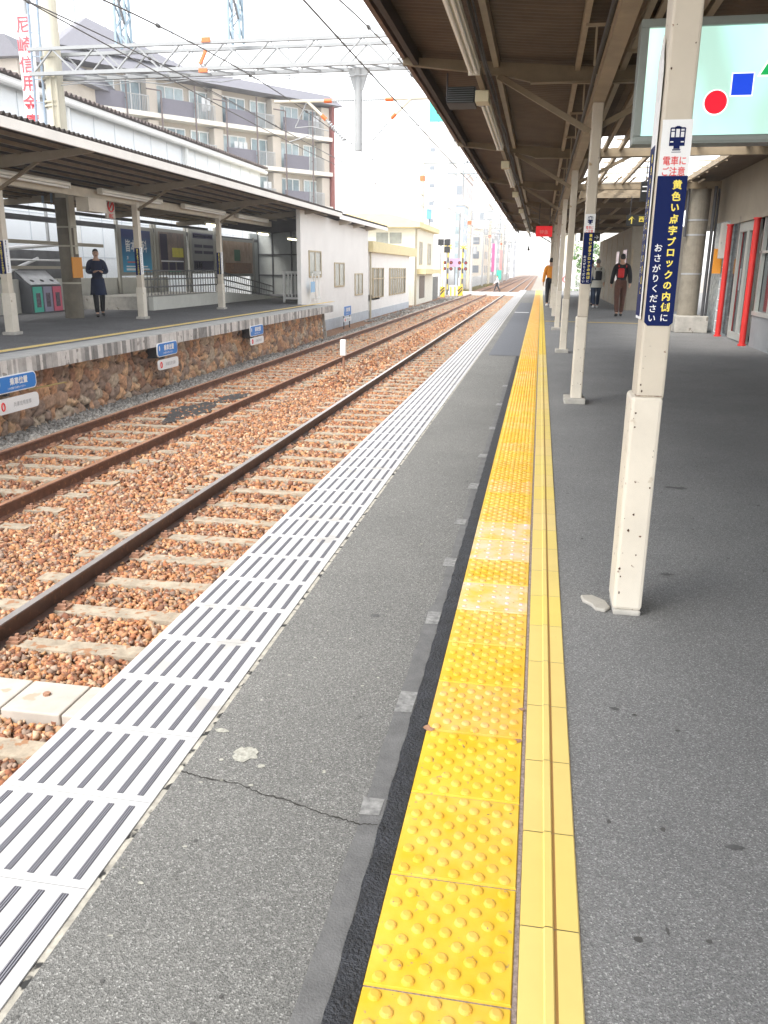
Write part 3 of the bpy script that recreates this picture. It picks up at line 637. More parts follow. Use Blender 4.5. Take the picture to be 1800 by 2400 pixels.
def lit(name, c, s=.22): return mat(name, c, .4, emit=c, estr=s)
WH = lit('lit_white', (.9, .95, .92), .3)
k = LB / 5.
cc_, sq, tr = (.855*k, 2.27), (1.005*k, 2.365), (1.17*k, 2.455)
cc_ = (.935, 2.225); sq = (1.07, 2.315); tr = (1.235, 2.405)
def disc(c, r, y, n=40): return [(c[0] + r*math.cos(2*PI*i/n), c[1] + r*math.sin(2*PI*i/n)) for i in range(n)]
b = MB(); b.prism(disc(cc_, .069, 0), 'y', LB+.018, LB+.0195); b.box(sq[0]-.062, sq[0]+.062, LB+.018, LB+.0195, sq[1]-.062, sq[1]+.062); b.prism([(tr[0]-.09, tr[1]-.052), (tr[0]+.09, tr[1]-.052), (tr[0], tr[1]+.105)], 'y', LB+.018, LB+.0195); b.build('white_outline', WH, lb)
b = MB(); b.prism(disc(cc_, .062, 0), 'y', LB+.016, LB+.0178); b.build('red_circle', lit('lit_red', (.8, .0, .02)), lb)
b = MB(); b.box(sq[0]-.056, sq[0]+.056, LB+.016, LB+.0178, sq[1]-.056, sq[1]+.056); b.build('blue_square', lit('lit_blue', (.0, .05, .62)), lb)
b = MB(); b.prism([(tr[0]-.075, tr[1]-.044), (tr[0]+.075, tr[1]-.044), (tr[0], tr[1]+.088)], 'y', LB+.016, LB+.0178); b.build('green_triangle', lit('lit_green', (.0, .36, .08)), lb)
b = MB()
for x in (.75, 1.5): b.tube([(x, LB+.08, lz1+e), (x, LB+.08, 3.05)], .014, 6)
b.build('hanger_rod', GREY, lb)
# slatted vent frames over the sign
vf = thing('slatted_vent', 'cream slatted frame on the canopy underside above the lit sign', 'vent', (.8, 6.6, 3.0))
b = MB()
for k in range(5): b.bar((.62 + .085*k, 5.9, 2.99), (.62 + .085*k, 7.6, 2.99), .045, .03)
b.bar((.58, 5.9, 2.97), (1.02, 5.9, 2.97), .04, .03); b.bar((.58, 7.6, 2.97), (1.02, 7.6, 2.97), .04, .03); b.build('slat_frame', PURLIN, vf)

# hanging information signs
def hang_sign(label, x0, x1, z0, z1, y, m, texts, top=3.05, name='hanging_sign'):
    t = thing(name, label, 'sign', ((x0+x1)/2, y, z0), 'signs hanging from the near canopy')
    b = MB(); b.box(x0, x1, y, y + .08, z0, z1); b.build('sign_case', m, t, bevel=.006)
    for s, cx, cz, size, mm in texts:
        b = MB(); put_text(b, s, (cx, y - .003, cz), size, (1, 0, 0), (0, 0, 1), 0, .015); b.build('lettering', mm, t)
    b = MB()
    for x in (x0 + .08, x1 - .08): b.tube([(x, y + .04, z1), (x, y + .04, top)], .012, 6)
    b.build('hanger_rod', DARK, t)
BKS = mat('sign_black', (.012, .013, .014), .4)
hang_sign('black sign with white katakana hanging below the skylight gap', 1.58, 2.3, 2.42, 2.74, 15.5, BKS, [('コイン', 1.78, 2.62, .13, SIGNW), ('ロッカー', 2.05, 2.50, .09, SIGNW)])
hang_sign('long black exit sign with yellow up arrow and letters', 1.95, 3.1, 2.33, 2.58, 21.8, BKS, [('↑', 2.07, 2.46, .22, YEL), ('西改札口', 2.50, 2.48, .14, YEL)])
hang_sign('small black exit sign with white arrow behind the second column', 1.12, 1.72, 2.16, 2.40, 27.5, BKS, [('出口→', 1.44, 2.28, .17, SIGNW)])
hang_sign('lit red sign with white letters hanging at canopy end', -.21, .24, 2.18, 2.46, 24.6, lit('lit_red_case', (.65, .01, .015), .15), [('特急', .015, 2.30, .12, mat('lit_red_pale', (.8, .25, .22), .5))])
b = MB(); b.tube([(0, 0, 0), (0, 0, -.1), (0, -.08, -.18)], [.02, .035, .06], 10); b.tube([(0, 0, 0), (0, 0, .55)], .012, 6)
o = b.build('platform_camera', BLACK); o.location = (-.62, 40.0, 2.35); tag(o, 'small black camera hanging at the end of the lamp row', 'camera')

# ================================================================== STATION BUILDING (right)
SX = 3.75
sb = thing('station_building', 'beige station front with glass doors at the right edge', 'building', (SX, 15, 0))
BEI = mat('station_beige', (.33, .285, .22), .8, var=.08, scale=2)
GRB = mat('station_grey_base', (.30, .31, .32), .7, var=.08, scale=3)
FRM = mat('alu_frame', (.50, .52, .49), .4, metal=.3)
b = MB(); b.box(SX, SX + 3, 3, 24, 2.30, 3.2); b.box(SX - .05, SX - .001, 3, 18.6, 2.20, 2.30); b.build('upper_wall', BEI, sb)
b = MB(); b.box(SX, SX + .15, 3, 16.1, 0, .55); b.build('base_wall', GRB, sb)
b = MB(); b.box(SX, SX + .12, 18.7, 20.4, 0, 2.299); b.build('glass_block_wall', mat('glass_block', (.50, .56, .58), .2, var=.4, scale=9), sb)
b = MB()
for k in range(10): b.box(SX - .008, SX - .0005, 18.72, 19.3, .22 * k + .05, .22 * k + .065)
for k in range(4): b.box(SX - .007, SX - .0006, 18.72 + .18 * k, 18.735 + .18 * k, .04, 2.25)
b.build('block_joint', SIGNW, sb)
b = MB(); b.box(SX + .06, SX + .07, 3, 16.1, .55, 2.299); b.box(SX + .06, SX + .07, 16.1, 18.7, .05, 2.299); b.build('window', GLASS, sb)
b = MB()
for y in (15.98, 15.1, 14.2, 13.3, 12.4): b.box(SX - .01, SX + .05, y - .035, y + .035, .551, 2.199)
b.box(SX - .02, SX + .055, 3, 16.1, .551, .62); b.box(SX - .01, SX + .05, 3, 16.1, 1.6, 1.64); b.build('window_frame', FRM, sb)
def door_leaf(y0, y1):
    b = MB(); b.box(SX - .01, SX + .04, y0, y0 + .08, .03, 2.19); b.box(SX - .01, SX + .04, y1 - .08, y1, .03, 2.19); b.box(SX - .01, SX + .04, y0 + .08, y1 - .08, .03, .16); b.box(SX - .01, SX + .04, y0 + .08, y1 - .08, 2.02, 2.19)
    d = b.build('sliding_door', FRM, sb)
    b = MB(); b.tube([(SX - .03, y0 + .12, .95), (SX - .03, y0 + .12, 1.35)], .012, 6); b.build('handle', GREY, d)
door_leaf(16.35, 17.15); door_leaf(17.16, 17.9)
b = MB(); b.box(SX + .045, SX + .055, 16.5, 16.62, .3, 2.0); b.box(SX + .045, SX + .055, 17.4, 17.5, .2, 2.0); b.build('door_poster', mat('poster_darkred', (.25, .04, .04), .5), sb)
b = MB(); put_text(b, '21', (SX - .053, 17.75, 2.25), .16, (0, -1, 0), (0, 0, 1), 0, .02); b.build('number', DARK, sb)
def make_redpost():
    t = thing('red_post', 'x', 'post', (0, 0, 0), 'red posts by the station door')
    b = MB(); b.tube([(0, 0, 0), (0, 0, 2.2)], .055, 16); b.build('post_tube', mat('red_gloss', (.70, .035, .03), .3, var=.08), t, smooth=False)
    b = MB(); b.tube([(0, 0, 0), (0, 0, .03)], .075, 16); b.tube([(0, 0, 2.17), (0, 0, 2.2)], .07, 16); b.build('post_collar', mat('red_gloss'  , (.7, .04, .03)), t)
    return t
r0 = make_redpost(); r0.location = (3.66, 16.2, 0); r0['label'] = 'nearer red post standing right of the station door'
dup(r0, (3.68, 18.5, 0), 'farther red post standing left of the station door')
# concrete pillar with bands
cp = thing('concrete_pillar', 'round concrete pillar with steel bands on block beside station', 'pillar', (3.2, 19.6, 0))
b = MB(); b.tube([(3.22, 19.7, .3), (3.24, 19.7, 3.1)], .215, 24); b.build('pillar_shaft', mat('pillar_concrete', (.25, .225, .18), .9, var=.2, scale=4), cp)
b = MB(); b.box(2.93, 3.62, 19.3, 20.1, 0, .36); b.build('pillar_block', CONC, cp, bevel=.02)
for z in (1.22, 2.02, 2.32): b = MB(); b.tube([(3.23, 19.7, z), (3.23, 19.7, z + .035)], .222, 24); b.build('steel_band', GREY, cp)
b = MB(); b.tube([(3.5, 19.45, .36), (3.5, 19.45, 3.0)], .035, 8); b.tube([(3.58, 19.5, .36), (3.58, 19.5, 3.0)], .025, 8); b.tube([(2.98, 19.55, 2.0), (2.98, 19.55, 3.0)], .03, 8); b.build('pipe', DARK, cp)
o = MB().box(3.56, 3.72, 19.15, 19.25, 1.25, 1.75).build('notice_board', mat('orange_notice', (.75, .30, .03), .6)); tag(o, 'small orange notice beside the round concrete pillar', 'notice')
cb = thing('service_cabinet', 'tall pale cabinet on wall left of the glass blocks', 'cabinet', (3.7, 18.95, 0)); 
b = MB(); b.box(3.60, 3.74, 18.85, 19.05, 1.55, 2.25); b.build('cabinet_body', mat('cabinet_pale', (.55, .53, .48), .6), cb, bevel=.01); b = MB(); b.box(3.598, 3.62, 18.83, 18.849, 1.85, 1.86); b.build('cabinet_seam', DARK, cb)
wr = thing('waiting_room', 'beige panelled waiting room wall behind the walking people', 'building', (3.0, 34, 0))
b = MB(); b.box(2.9, 4.6, 30, 46, 0, 2.7); b.build('room_wall', mat('room_wall', (.30, .265, .21), .8, var=.08), wr)
b = MB()
for k in range(6): b.box(2.885, 2.899, 30.2 + k * 2.6, 30.3 + k * 2.6, 0, 2.6)
b.box(2.94, 3.0, 29.97, 29.999, .9, 2.0); b.build('wall_batten', PURLIN, wr)
b = MB(); b.box(2.88, 2.899, 31, 32.4, .9, 2.0); b.box(2.88, 2.899, 34, 35.2, .9, 2.0); b.build('window', GLASS, wr)
# things seen beyond the far end of the platform
pb = thing('end_fence', 'white slatted fence closing the far end of the near platform', 'fence', (1, 57.3, 0))
b = MB()
for k in range(50): b.box(.35 + .1 * k, .38 + .1 * k, 57.3, 57.33, 0, 1.1)
b.box(.3, 5.4, 57.28, 57.35, 1.05, 1.12); b.box(.3, 5.4, 57.28, 57.35, .15, .2); b.build('slats', WHITEP, pb)
ps = thing('route_sign', 'white route notice board with red ring at the end fence', 'notice board', (1.9, 56, 0))
b = MB(); b.box(1.35, 2.15, 55.9, 55.95, .2, 1.9); b.build('board', SIGNW, ps)
b = MB(); b.tube([(1.6 + .2*math.cos(a), 55.88, .75 + .2*math.sin(a)) for a in np.linspace(0, 2*PI, 20)], .03, 5); b.build('red_ring', RED, ps)
b = MB(); put_text(b, '1', (1.6, 55.88, .75), .25, (1, 0, 0), (0, 0, 1)); b.build('number', DARK, ps)
# ------------------------------------------------------------------ FAR PLATFORM CANOPY and fittings
PX = -10.0; FYs = [3.2, 9.0, 14.82, 20.38, 25.95]
fc = thing('far_canopy', 'corrugated canopy with white fascia over the far platform', 'canopy', (-11, 20, 3))
def zf(x): return 3.44 + (x + 7.95) * .085
DS = mat('far_sheet_brown', (.055, .045, .04), .8, var=.25, scale=2)
corr('roof_sheet', -13.6, -7.93, -3, 34.3, lambda x: zf(x), .03, .15, DS, fc, per=8)
b = MB(); b.box(-7.99, -7.94, -3, 34.2, 3.25, 3.405); b.build('fascia', mat('fascia_white', (.74, .71, .66), .6, var=.06, scale=1.5, spots=((.35, .18, .10), 3, .74)), fc)
for y in FYs + [31.0]:
    b = MB(); b.prism([(-8.0, 3.24), (-8.0, 3.33), (-10, 3.20), (-13.6, 2.9), (-13.6, 2.76), (-10, 2.98)], 'y', y - .04, y + .04); b.build('rafter', mat('far_rafter', (.30, .25, .18), .6, var=.12), fc)
    if y < 30:
        b = MB(); b.bar((-9.1, y, 3.1), (-9.97, y, 2.62), .06, .05); b.bar((-10.9, y, 2.98), (-10.03, y, 2.62), .06, .05); b.build('brace', STEELBR, fc)
for i, x in enumerate(np.arange(-13.2, -8.2, .42)):
    b = MB(); b.box(x - .025, x + .025, -3, 34.2, zf(x) - .10, zf(x) - .035); b.build('purlin', STEELBR, fc)
b = MB(); b.box(-10.06, -9.94, -3, 31.2, 2.74, 2.93); b.build('long_beam', mat('far_beam_cream', (.50, .44, .34), .6, var=.1), fc)
b = MB(); b.box(-14.3, -14.1, -3, 46, 2.50, 2.64); b.box(-13.75, -13.55, -3, 34, 2.74, 2.82); b.build('back_beam', DARK, fc)
b = MB(); b.box(-10.15, -9.85, 17.85, 18.65, 2.45, 2.735); b.build('speaker_box', CREAM, fc)
# lean-to roof above white building
corr('roof_sheet', -13.6, -8.05, 34.6, 45.2, lambda x: zf(x) - .02 - .0, .03, .15, DS, fc, per=8)
b = MB(); b.box(-8.12, -8.06, 34.5, 45.3, 3.20, 3.36); b.build('fascia', WHITEP, fc)
for y in (36.5, 39.3, 42.2): b = MB(); b.prism([(-8.1, 3.14), (-8.1, 3.3), (-8.9, 3.22), (-8.9, 3.02)], 'y', y - .08, y + .08); b.build('eaves_bracket', CREAM, fc)
def far_col():
    t = thing('far_column', 'x', 'column', (0, 0, 0), 'cream columns under the far canopy')
    b = MB(); b.box(-.07, .07, -.08, .08, .75, 2.98); b.build('shaft', CREAM, t, bevel=.01)
    b = MB(); b.box(-.09, .09, -.10, .10, 0, .78); b.build('sleeve', CREAMLT, t, bevel=.012)
    b = MB(); b.box(-.13, .13, -.14, .14, -.002, .06); b.build('concrete_foot', CONC, t, bevel=.01)
    return t
f0 = far_col(); f0.location = (PX, FYs[2], 0); f0['label'] = 'leftmost cream column on the far platform beside recycling bins'
fcols = [dup(f0, (PX, FYs[3], 0), 'middle cream column on the far platform in front of blue poster'), dup(f0, (PX, FYs[4], 0), 'right cream column on the far platform in front of ramp railing')]
for (y, z0, z1, l) in ((FYs[2], 1.15, 1.75, 'navy warning sign on the leftmost far platform column'), (FYs[3], 1.1, 1.75, 'navy warning sign on the far column before blue poster'), (FYs[4], 1.1, 1.75, 'weathered warning sign on the far column by ramp')):
    t = thing('column_sign', l, 'sign', (PX, y, z0), 'signs on the far platform columns')
    b = MB(); b.box(PX + .0705, PX + .075, y - .07, y + .07, z0, z1); b.build('side_panel', SIGNW, t)
    b = MB(); b.box(PX - .065, PX + .065, y - .0855, y - .0805, z0 - .02, z1 - .02); b.build('front_panel', NAVY, t)
    p1 = (z1 - z0) / 13.5
    b = MB(); vtext(b, '黄色い点字ブロックの内側に', (PX + .077, y - .02, z1 - .01), p1, p1 * .95, (0, 1, 0), (0, 0, 1), 0, .03); b.build('side_lettering', NAVY, t)
    b = MB(); vtext(b, '黄色い点字ブロックの内側に', (PX + .01, y - .087, z1 - .04), p1, p1 * .95, (1, 0, 0), (0, 0, 1), 0, .03); b.build('front_lettering', YEL, t)
fl = make_lamp('platform_lamp', 3.1, 'fluorescent lamps along the far canopy beam')
for ch in fl.children:
    for v in ch.data.vertices: v.co.x *= 1.3; v.co.z *= 1.5
fl.location = (-9.82, 13.9, 2.84); fl['label'] = 'leftmost long lamp on the far canopy beam above the bins'
dup(fl, (-9.82, 18.35, 2.84), 'long lamp on far canopy beam just right of speaker box')
dup(fl, (-9.82, 22.9, 2.84), 'long lamp on far canopy beam left of the right column')
dup(fl, (-9.82, 27.2, 2.84), 'rightmost long lamp on the far canopy beam near white building')
LIT = mat('lit_tube', (.9, .9, .7), .4, emit=(1, .95, .62), estr=1.6)
for i, (x, y, z, l) in enumerate([(-11.8, 29.5, 2.75, 'lit yellowish ceiling lamp above the grey timetable panel'), (-11.4, 34.0, 2.62, 'lit ceiling lamp above the ramp, left of the pair'), (-10.9, 36.5, 2.5, 'lit ceiling lamp above the ramp near passage end')]):
    t = thing('ceiling_lamp', l, 'lamp', (x, y, z), 'lit lamps deep under the far canopy')
    b = MB(); b.box(x - .08, x + .08, y, y + 1.3, z + .03, z + .09); b.build('housing', LAMPH, t)
    b = MB(); b.tube([(x, y + .03, z), (x, y + 1.27, z)], .035, 8); b.build('tube', LIT, t)
# no smoking board
t = thing('no_smoking_sign', 'white no smoking board hanging from the far canopy', 'sign', (-10.4, 19.8, 2.4))
b = MB(); b.box(-10.42, -10.38, 19.62, 20.05, 2.40, 2.88); b.build('board', mat('old_board', (.55, .50, .44), .6), t)
b = MB(); b.tube([(-10.365, 19.83 + .13*math.cos(a), 2.69 + .13*math.sin(a)) for a in np.linspace(0, 2*PI, 20)], .018, 5); b.bar((-10.365, 19.74, 2.60), (-10.365, 19.92, 2.78), .02, .02); b.build('red_ring', RED, t)
b = MB(); put_text(b, '禁煙', (-10.37, 19.83, 2.46), .11, (0, 1, 0), (0, 0, 1), 0, .02); b.build('lettering', RED, t)
# back parapet with rails, far side
bp = thing('back_parapet', 'pale concrete parapet panels along the back of the far platform', 'wall', (-14.2, 20, 0))
b = MB(); PW = mat('parapet_pale', (.55, .54, .48), .85, var=.08, scale=2)
for k in range(13):
    y = 6 + k * 1.95; b.box(-14.35, -14.2, y, y + 1.92, 0, .92)
b.build('parapet_panel', PW, bp)
b = MB(); b.box(-14.32, -14.22, 5, 26.5, 1.88, 1.98); b.box(-14.32, -14.22, 5, 26.5, 1.20, 1.28); b.build('parapet_rail', mat('rail_tan', (.42, .38, .30), .7), bp)
b = MB()
for y in (8, 12, 16, 20.4, 24.5): b.box(-14.33, -14.21, y, y + .1, .9, 2.55)
b.build('parapet_post', mat('rail_tan', (.42, .38, .3)), bp)
# lower roof with pipes behind the parapet
lr = thing('covered_walkway', 'dark grey covered walkway with slanting pale pipes behind parapet', 'walkway', (-15.5, 22, 0))
b = MB(); b.box(-15.7, -15.5, 4, 27, 0, 1.75); b.build('walkway_wall', mat('walk_dark', (.13, .13, .135), .8, var=.3, scale=1.5), lr)
b = MB(); b.tube([(-15.2, 19.5, 1.3), (-15.2, 22.6, 1.75), (-15.2, 25.5, 1.95)], .06, 8); b.tube([(-15.2, 21.8, .9), (-15.2, 24.2, 1.5)], .05, 8); b.tube([(-15.0, 5, 1.45), (-15.0, 26, 1.45)], .03, 6); b.build('pipe', mat('pipe_pale', (.6, .6, .6), .5), lr)
# big shed
sh = thing('white_shed', 'long white shed with corrugated roof edge behind the far platform', 'shed', (-17, 30, 0))
SHW = mat('shed_white', (.84, .87, .89), .6, var=.03, scale=1)
b = MB(); b.box(-27, -17, 8, 51.3, -1.2, 6.95); b.build('wall', SHW, sh)
b = MB()
for k in range(27): b.box(-16.995, -16.985, 9 + k * 1.62, 9.03 + k * 1.62, 0, 6.7)
for z in (1.6, 3.0): b.box(-16.994, -16.984, 8, 51, z, z + .025)
b.build('panel_seam', mat('seam_grey', (.62, .66, .70), .7), sh)
b = MB(); b.box(-17.0, -16.75, 7.9, 51.6, 6.75, 6.98); b.tube([(-16.68, 7.9, 6.78), (-16.68, 51.6, 6.78)], .11, 10); b.build('gutter', WHITEP, sh)
b = MB()
for y in (29.6, 40): b.tube([(-16.85, y, 6.75), (-16.85, y, 2)], .10, 10)
b.build('downpipe', WHITEP, sh)
corr('roof_sheet', -27, -16.6, 7.8, 51.8, lambda x: 7.06 + (-16.6 - x) * .06, .06, .32, mat('shed_roof', (.16, .13, .12), .8, var=.2), sh, per=8)
# recycling bins: one unit of three
rb = thing('recycling_bins', 'dark grey recycling bin unit with green, lilac and pink fronts', 'bins', (-14.0, 22.3, 0))
b = MB(); b.prism([(-14.32, 0), (-13.86, 0), (-13.86, .74), (-14.05, .88), (-14.32, 1.12)], 'y', 21.60, 23.12); b.build('bin_body', mat('bin_grey', (.10, .105, .115), .5), rb, bevel=.012)
b = MB(); b.prism([(-13.87, .765), (-14.045, .895), (-14.30, 1.13), (-14.30, 1.15), (-14.035, .915), (-13.86, .785)], 'y', 21.62, 23.10); b.build('bin_lid', mat('bin_lid', (.55, .56, .58), .4, var=.15), rb)
for k, (nm, c_) in enumerate((('green_front', (.10, .60, .45)), ('lilac_front', (.38, .36, .48)), ('pink_front', (.80, .16, .24)))):
    y0 = 21.66 + k * .49; y1 = y0 + .43; xx = -13.858
    b = MB(); b.box(xx, xx + .02, y0, y1, .03, .72); f_ = b.build('bin_front', mat(nm, c_, .5), rb)
    b = MB(); b.box(xx + .0205, xx + .024, y0 + .11, y1 - .11, .16, .55); b.build('bin_window', mat('bin_window', (.05, .05, .06), .25, col2=(.25, .2, .25), scale=16), f_)
    b = MB(); n_ = 14; cy_ = (y0 + y1) / 2
    b.add([(-13.985 + .045*math.sin(2*PI*i/n_)*1.0, cy_ + .09*math.cos(2*PI*i/n_), .875 - .045*math.sin(2*PI*i/n_)*.75 + .006) for i in range(n_)], [tuple(range(n_))]); b.build('bin_opening', BLACK, rb)
# advertisement panels
BPOST = bpy.data.materials.new('poster_blue'); BPOST.use_nodes = True
N = BPOST.node_tree.nodes; Lk = BPOST.node_tree.links; p = N['Principled BSDF']; tcn = N.new('ShaderNodeTexCoord'); sx_ = N.new('ShaderNodeSeparateXYZ'); Lk.new(tcn.outputs['Generated'], sx_.inputs[0])
rp = N.new('ShaderNodeValToRGB'); rp.color_ramp.elements[0].color = (.05, .38, .62, 1); rp.color_ramp.elements[1].color = (.0, .02, .16, 1); rp.color_ramp.elements[1].position = .85; Lk.new(sx_.outputs[2], rp.inputs[0]); Lk.new(rp.outputs[0], p.inputs['Base Color'])
p.inputs['Roughness'].default_value = .3
def ad(label, y0, y1, z0, z1, m, name='advertisement', parts=()):
    t = thing(name, label, 'advertisement', (-14.1, (y0+y1)/2, z0), 'advertisement panels on the far platform')
    b = MB(); b.box(-14.17, -14.09, y0 - .12, y1 + .12, z0 - .12, z1 + .12); b.build('ad_frame', mat('ad_frame', (.34, .33, .29), .6), t)
    b = MB(); b.box(-14.088, -14.08, y0, y1, z0, z1); b.build('poster', m, t)
    b = MB(); b.box(-14.16, -14.08, y0 - .3, y0 - .16, 0, z1 + .25); b.box(-14.16, -14.08, y1 + .16, y1 + .3, 0, z1 + .25); b.build('ad_post', mat('ad_post', (.30, .29, .25), .7), t)
    for nm, mm, rects in parts:
        b = MB()
        for r in rects:
            if not isinstance(r[0], str): b.box(-14.079, -14.075, y0 + r[0]*(y1-y0), y0 + r[1]*(y1-y0), z0 + r[2]*(z1-z0), z0 + r[3]*(z1-z0))
            else: put_text(b, r[0], (-14.073, y0 + r[1]*(y1-y0), z0 + r[2]*(z1-z0)), r[3], (0, 1, 0), (0, 0, 1), 0, .02)
        b.build(nm, mm, t)
PW2 = mat('poster_white', (.8, .82, .84), .5)
ad('deep blue poster with white characters behind the middle far column', 27.5, 29.7, 1.1, 2.52, BPOST, parts=(('lettering', PW2, [('皆本眼科', .48, .62, .42), ('↗', .15, .33, .2)]), ('small_text', PW2, [(.1, .9, .04, .09), (.1, .85, .12, .15)]), ('red_text', mat('poster_red', (.6, .1, .08), .5), [(.15, .5, .22, .25)])))
ad('poster with yellow shapes and dark figures right of blue poster', 30.4, 32.7, 1.1, 2.55, mat('poster_mixed', (.30, .22, .18), .5, col2=(.10, .09, .10), scale=1.6),
   parts=(('yellow_block', mat('poster_yellow', (.70, .62, .08), .5, var=.1), [(.5, .95, .38, .62)]), ('dark_block', mat('poster_ink', (.02, .015, .05), .5), [(.05, .32, .3, .95), (.08, .3, .05, .25), (.36, .6, .05, .25), (.66, .94, .05, .25)]), ('green_strip', mat('poster_green', (.02, .30, .16), .5), [(.3, .8, 0, .04)]), ('white_strip', PW2, [(.05, .95, .26, .29)])))
ad('grey timetable panel with black header bands', 33.5, 35.9, 1.15, 2.68, mat('poster_grey', (.24, .24, .23), .6, var=.05), parts=(('header_band', mat('poster_ink'), [(.05, .95, .84, .97), (.05, .95, .02, .26)]), ('text_rows', mat('poster_ink'), [(.1, .45, .6, .68), (.5, .95, .6, .68), (.1, .45, .44, .52), (.5, .95, .44, .52)]), ('white_figures', mat('poster_white'), [(.08, .16, .06, .22), (.2, .28, .06, .22), (.32, .4, .06, .22), (.12, .88, .89, .92)])))
ad('brown food stall poster with green shape behind the right far column', 37.0, 41.0, 1.0, 2.45, mat('poster_brown', (.32, .20, .12), .6, col2=(.55, .42, .30), scale=2.5), parts=(('green_block', mat('poster_dkgreen', (.02, .14, .06), .5), [(.35, .55, .4, .75)]), ('brown_rows', mat('poster_dkbrown', (.16, .07, .03), .6, col2=(.4, .2, .08), scale=12), [(.05, .95, .02, .34)])))
# ramp with balustrade
rm = thing('access_ramp', 'white-walled access ramp with grey balustrade on far platform', 'ramp', (-12, 28, 0))
b = MB(); b.prism([(24.4, 0), (31.0, 0), (37.5, 0), (37.5, .02), (30.6, .40), (24.4, .40)], 'x', -11.75, -11.6); b.build('ramp_wall', mat('ramp_wall_white', (.68, .68, .62), .8, var=.05), rm)
b = MB(); b.box(-14.1, -11.76, 24.4, 24.55, 0, .4); b.box(-14.1, -11.76, 24.56, 31, .3, .38); b.build('ramp_deck', CONC, rm)
b = MB(); BAL = mat('balustrade_grey', (.14, .14, .14), .5)
for k in range(54):
    y = 24.7 + k * .235; zt = 1.16 if y < 30.8 else 1.16 - (y - 30.8) * .10; zb = .42 if y < 30.8 else max(.03, .42 - (y - 30.8) * .062)
    b.box(-12.02, -12.0, y, y + .022, zb, zt)
b.build('baluster', BAL, rm)
b = MB()
for dz in (0, -.26, -.5): b.bar((-12.01, 24.6, 1.17 + dz), (-12.01, 30.8, 1.17 + dz), .045, .045); b.bar((-12.01, 30.8, 1.17 + dz), (-12.01, 37.6, .48 + dz * .9), .045, .045)
b.build('handrail', BAL, rm)
# end screen wall under canopy and passage
es = thing('screen_wall', 'translucent panel screen with black grid closing the far canopy', 'screen', (-13, 42, 0))
b = MB(); b.box(-14.2, -11.0, 42.0, 42.08, 0, 3); b.box(-14.2, -14.12, 40.8, 42, 0, 2.9); b.build('screen_panel', mat('screen_pale', (.42, .44, .42), .6, var=.08), es)
b = MB()
for x in (-14.15, -13.4, -12.4, -11.4): b.box(x, x + .06, 41.93, 41.999, 0, 3)
for z in (.9, 1.9): b.box(-14.15, -11.0, 41.93, 41.998, z, z + .06)
b.build('screen_grid', DARK, es)
gt = thing('gate_fence', 'white slatted end gate at the end of the far platform', 'gate', (-9.4, 32, 0))
b = MB()
for k in range(11): b.box(-9.75 + .135 * k, -9.70 + .135 * k, 32.0, 32.04, .15, 1.1)
b.build('gate_slat', WHITEP, gt)
b = MB(); b.box(-9.8, -8.3, 31.98, 32.06, 1.08, 1.17); b.box(-9.8, -8.3, 31.98, 32.06, .12, .2); b.box(-9.80, -9.72, 31.97, 32.07, 0, 1.17); b.box(-9.1, -9.0, 31.97, 32.07, 0, .12); b.build('gate_frame', WHITEP, gt)

# white building beyond far platform
wb = thing('white_building', 'white plastered station annex with three small windows', 'building', (-9, 37, -1.2))
WX = -8.6
b = MB(); b.prism([(30.35, -1.25), (42.75, -1.25), (42.75, 3.12), (30.35, 3.30)], 'x', WX - .15, WX); b.box(WX - 2.6, WX - .151, 42.6, 42.75, -1.2, 3.1); b.build('wall', WHITEW, wb)
b = MB(); b.box(WX, WX + .012, 33.5, 42.7, -1.25, -.75); b.build('grey_plinth', mat('plinth_greyblue', (.52, .57, .62), .8, var=.1), wb)
FRT = mat('frame_tan', (.45, .36, .22), .6)
def window(parent, X, y0, y1, z0, z1, bars=0, glass=GLASSL, fm=FRT, nb=1):
    b = MB(); b.box(X + .001, X + .04, y0, y1, z0, z0 + .06); b.box(X + .001, X + .04, y0, y1, z1 - .05, z1); b.box(X + .001, X + .04, y0, y0 + .05, z0 + .06, z1 - .05); b.box(X + .001, X + .04, y1 - .05, y1, z0 + .06, z1 - .05)
    ym = (y0 + y1) / 2; b.box(X + .001, X + .03, ym - .03, ym + .03, z0 + .06, z1 - .05)
    w_ = b.build('window', fm, parent)
    b = MB(); b.box(X + .002, X + .012, y0 + .05, y1 - .05, z0 + .06, z1 - .05); b.build('pane', glass, w_)
    if bars:
        b = MB()
        for k in range(bars): yy = y0 + .1 + (y1 - y0 - .2) * k / (bars - 1); b.box(X + .05, X + .08, yy - .04, yy + .04, z0, z1)
        b.box(X + .045, X + .085, y0, y1, z0 + (z1-z0)*.62, z0 + (z1-z0)*.66); b.build('window_bars', fm, w_)
GP = mat('curtained_glass', (.30, .31, .27), .25, var=.2, scale=3)
for (y0, y1, z0, z1) in ((31.4, 33.2, .94, 1.93), (35.45, 37.28, .52, 1.53), (39.5, 41.27, .06, 1.07)): window(wb, WX, y0, y1, z0, z1, glass=GP)
sl = thing('wall_board', 'small pale blue board on stand beside white building window', 'sign', (-8.4, 31.2, .0))
b = MB(); b.box(-8.42, -8.40, 31.0, 31.55, .42, .8); b.build('board', mat('pale_blue_board', (.30, .52, .75), .6), sl); b = MB(); b.tube([(-8.45, 30.95, 0), (-8.42, 31.25, 1.1)], .018, 6); b.tube([(-8.45, 32.0, 0), (-8.42, 31.25, 1.1)], .018, 6); b.build('stand', WHITEP, sl)
b = MB(); b.bar((-7.6, 29.95, -1.2), (-7.72, 29.95, -.15), .1, .08, 0, (0, 1, 0)); o = b.build('wall_prop', CONC); tag(o, 'leaning concrete prop at the end of the stone wall', 'prop')
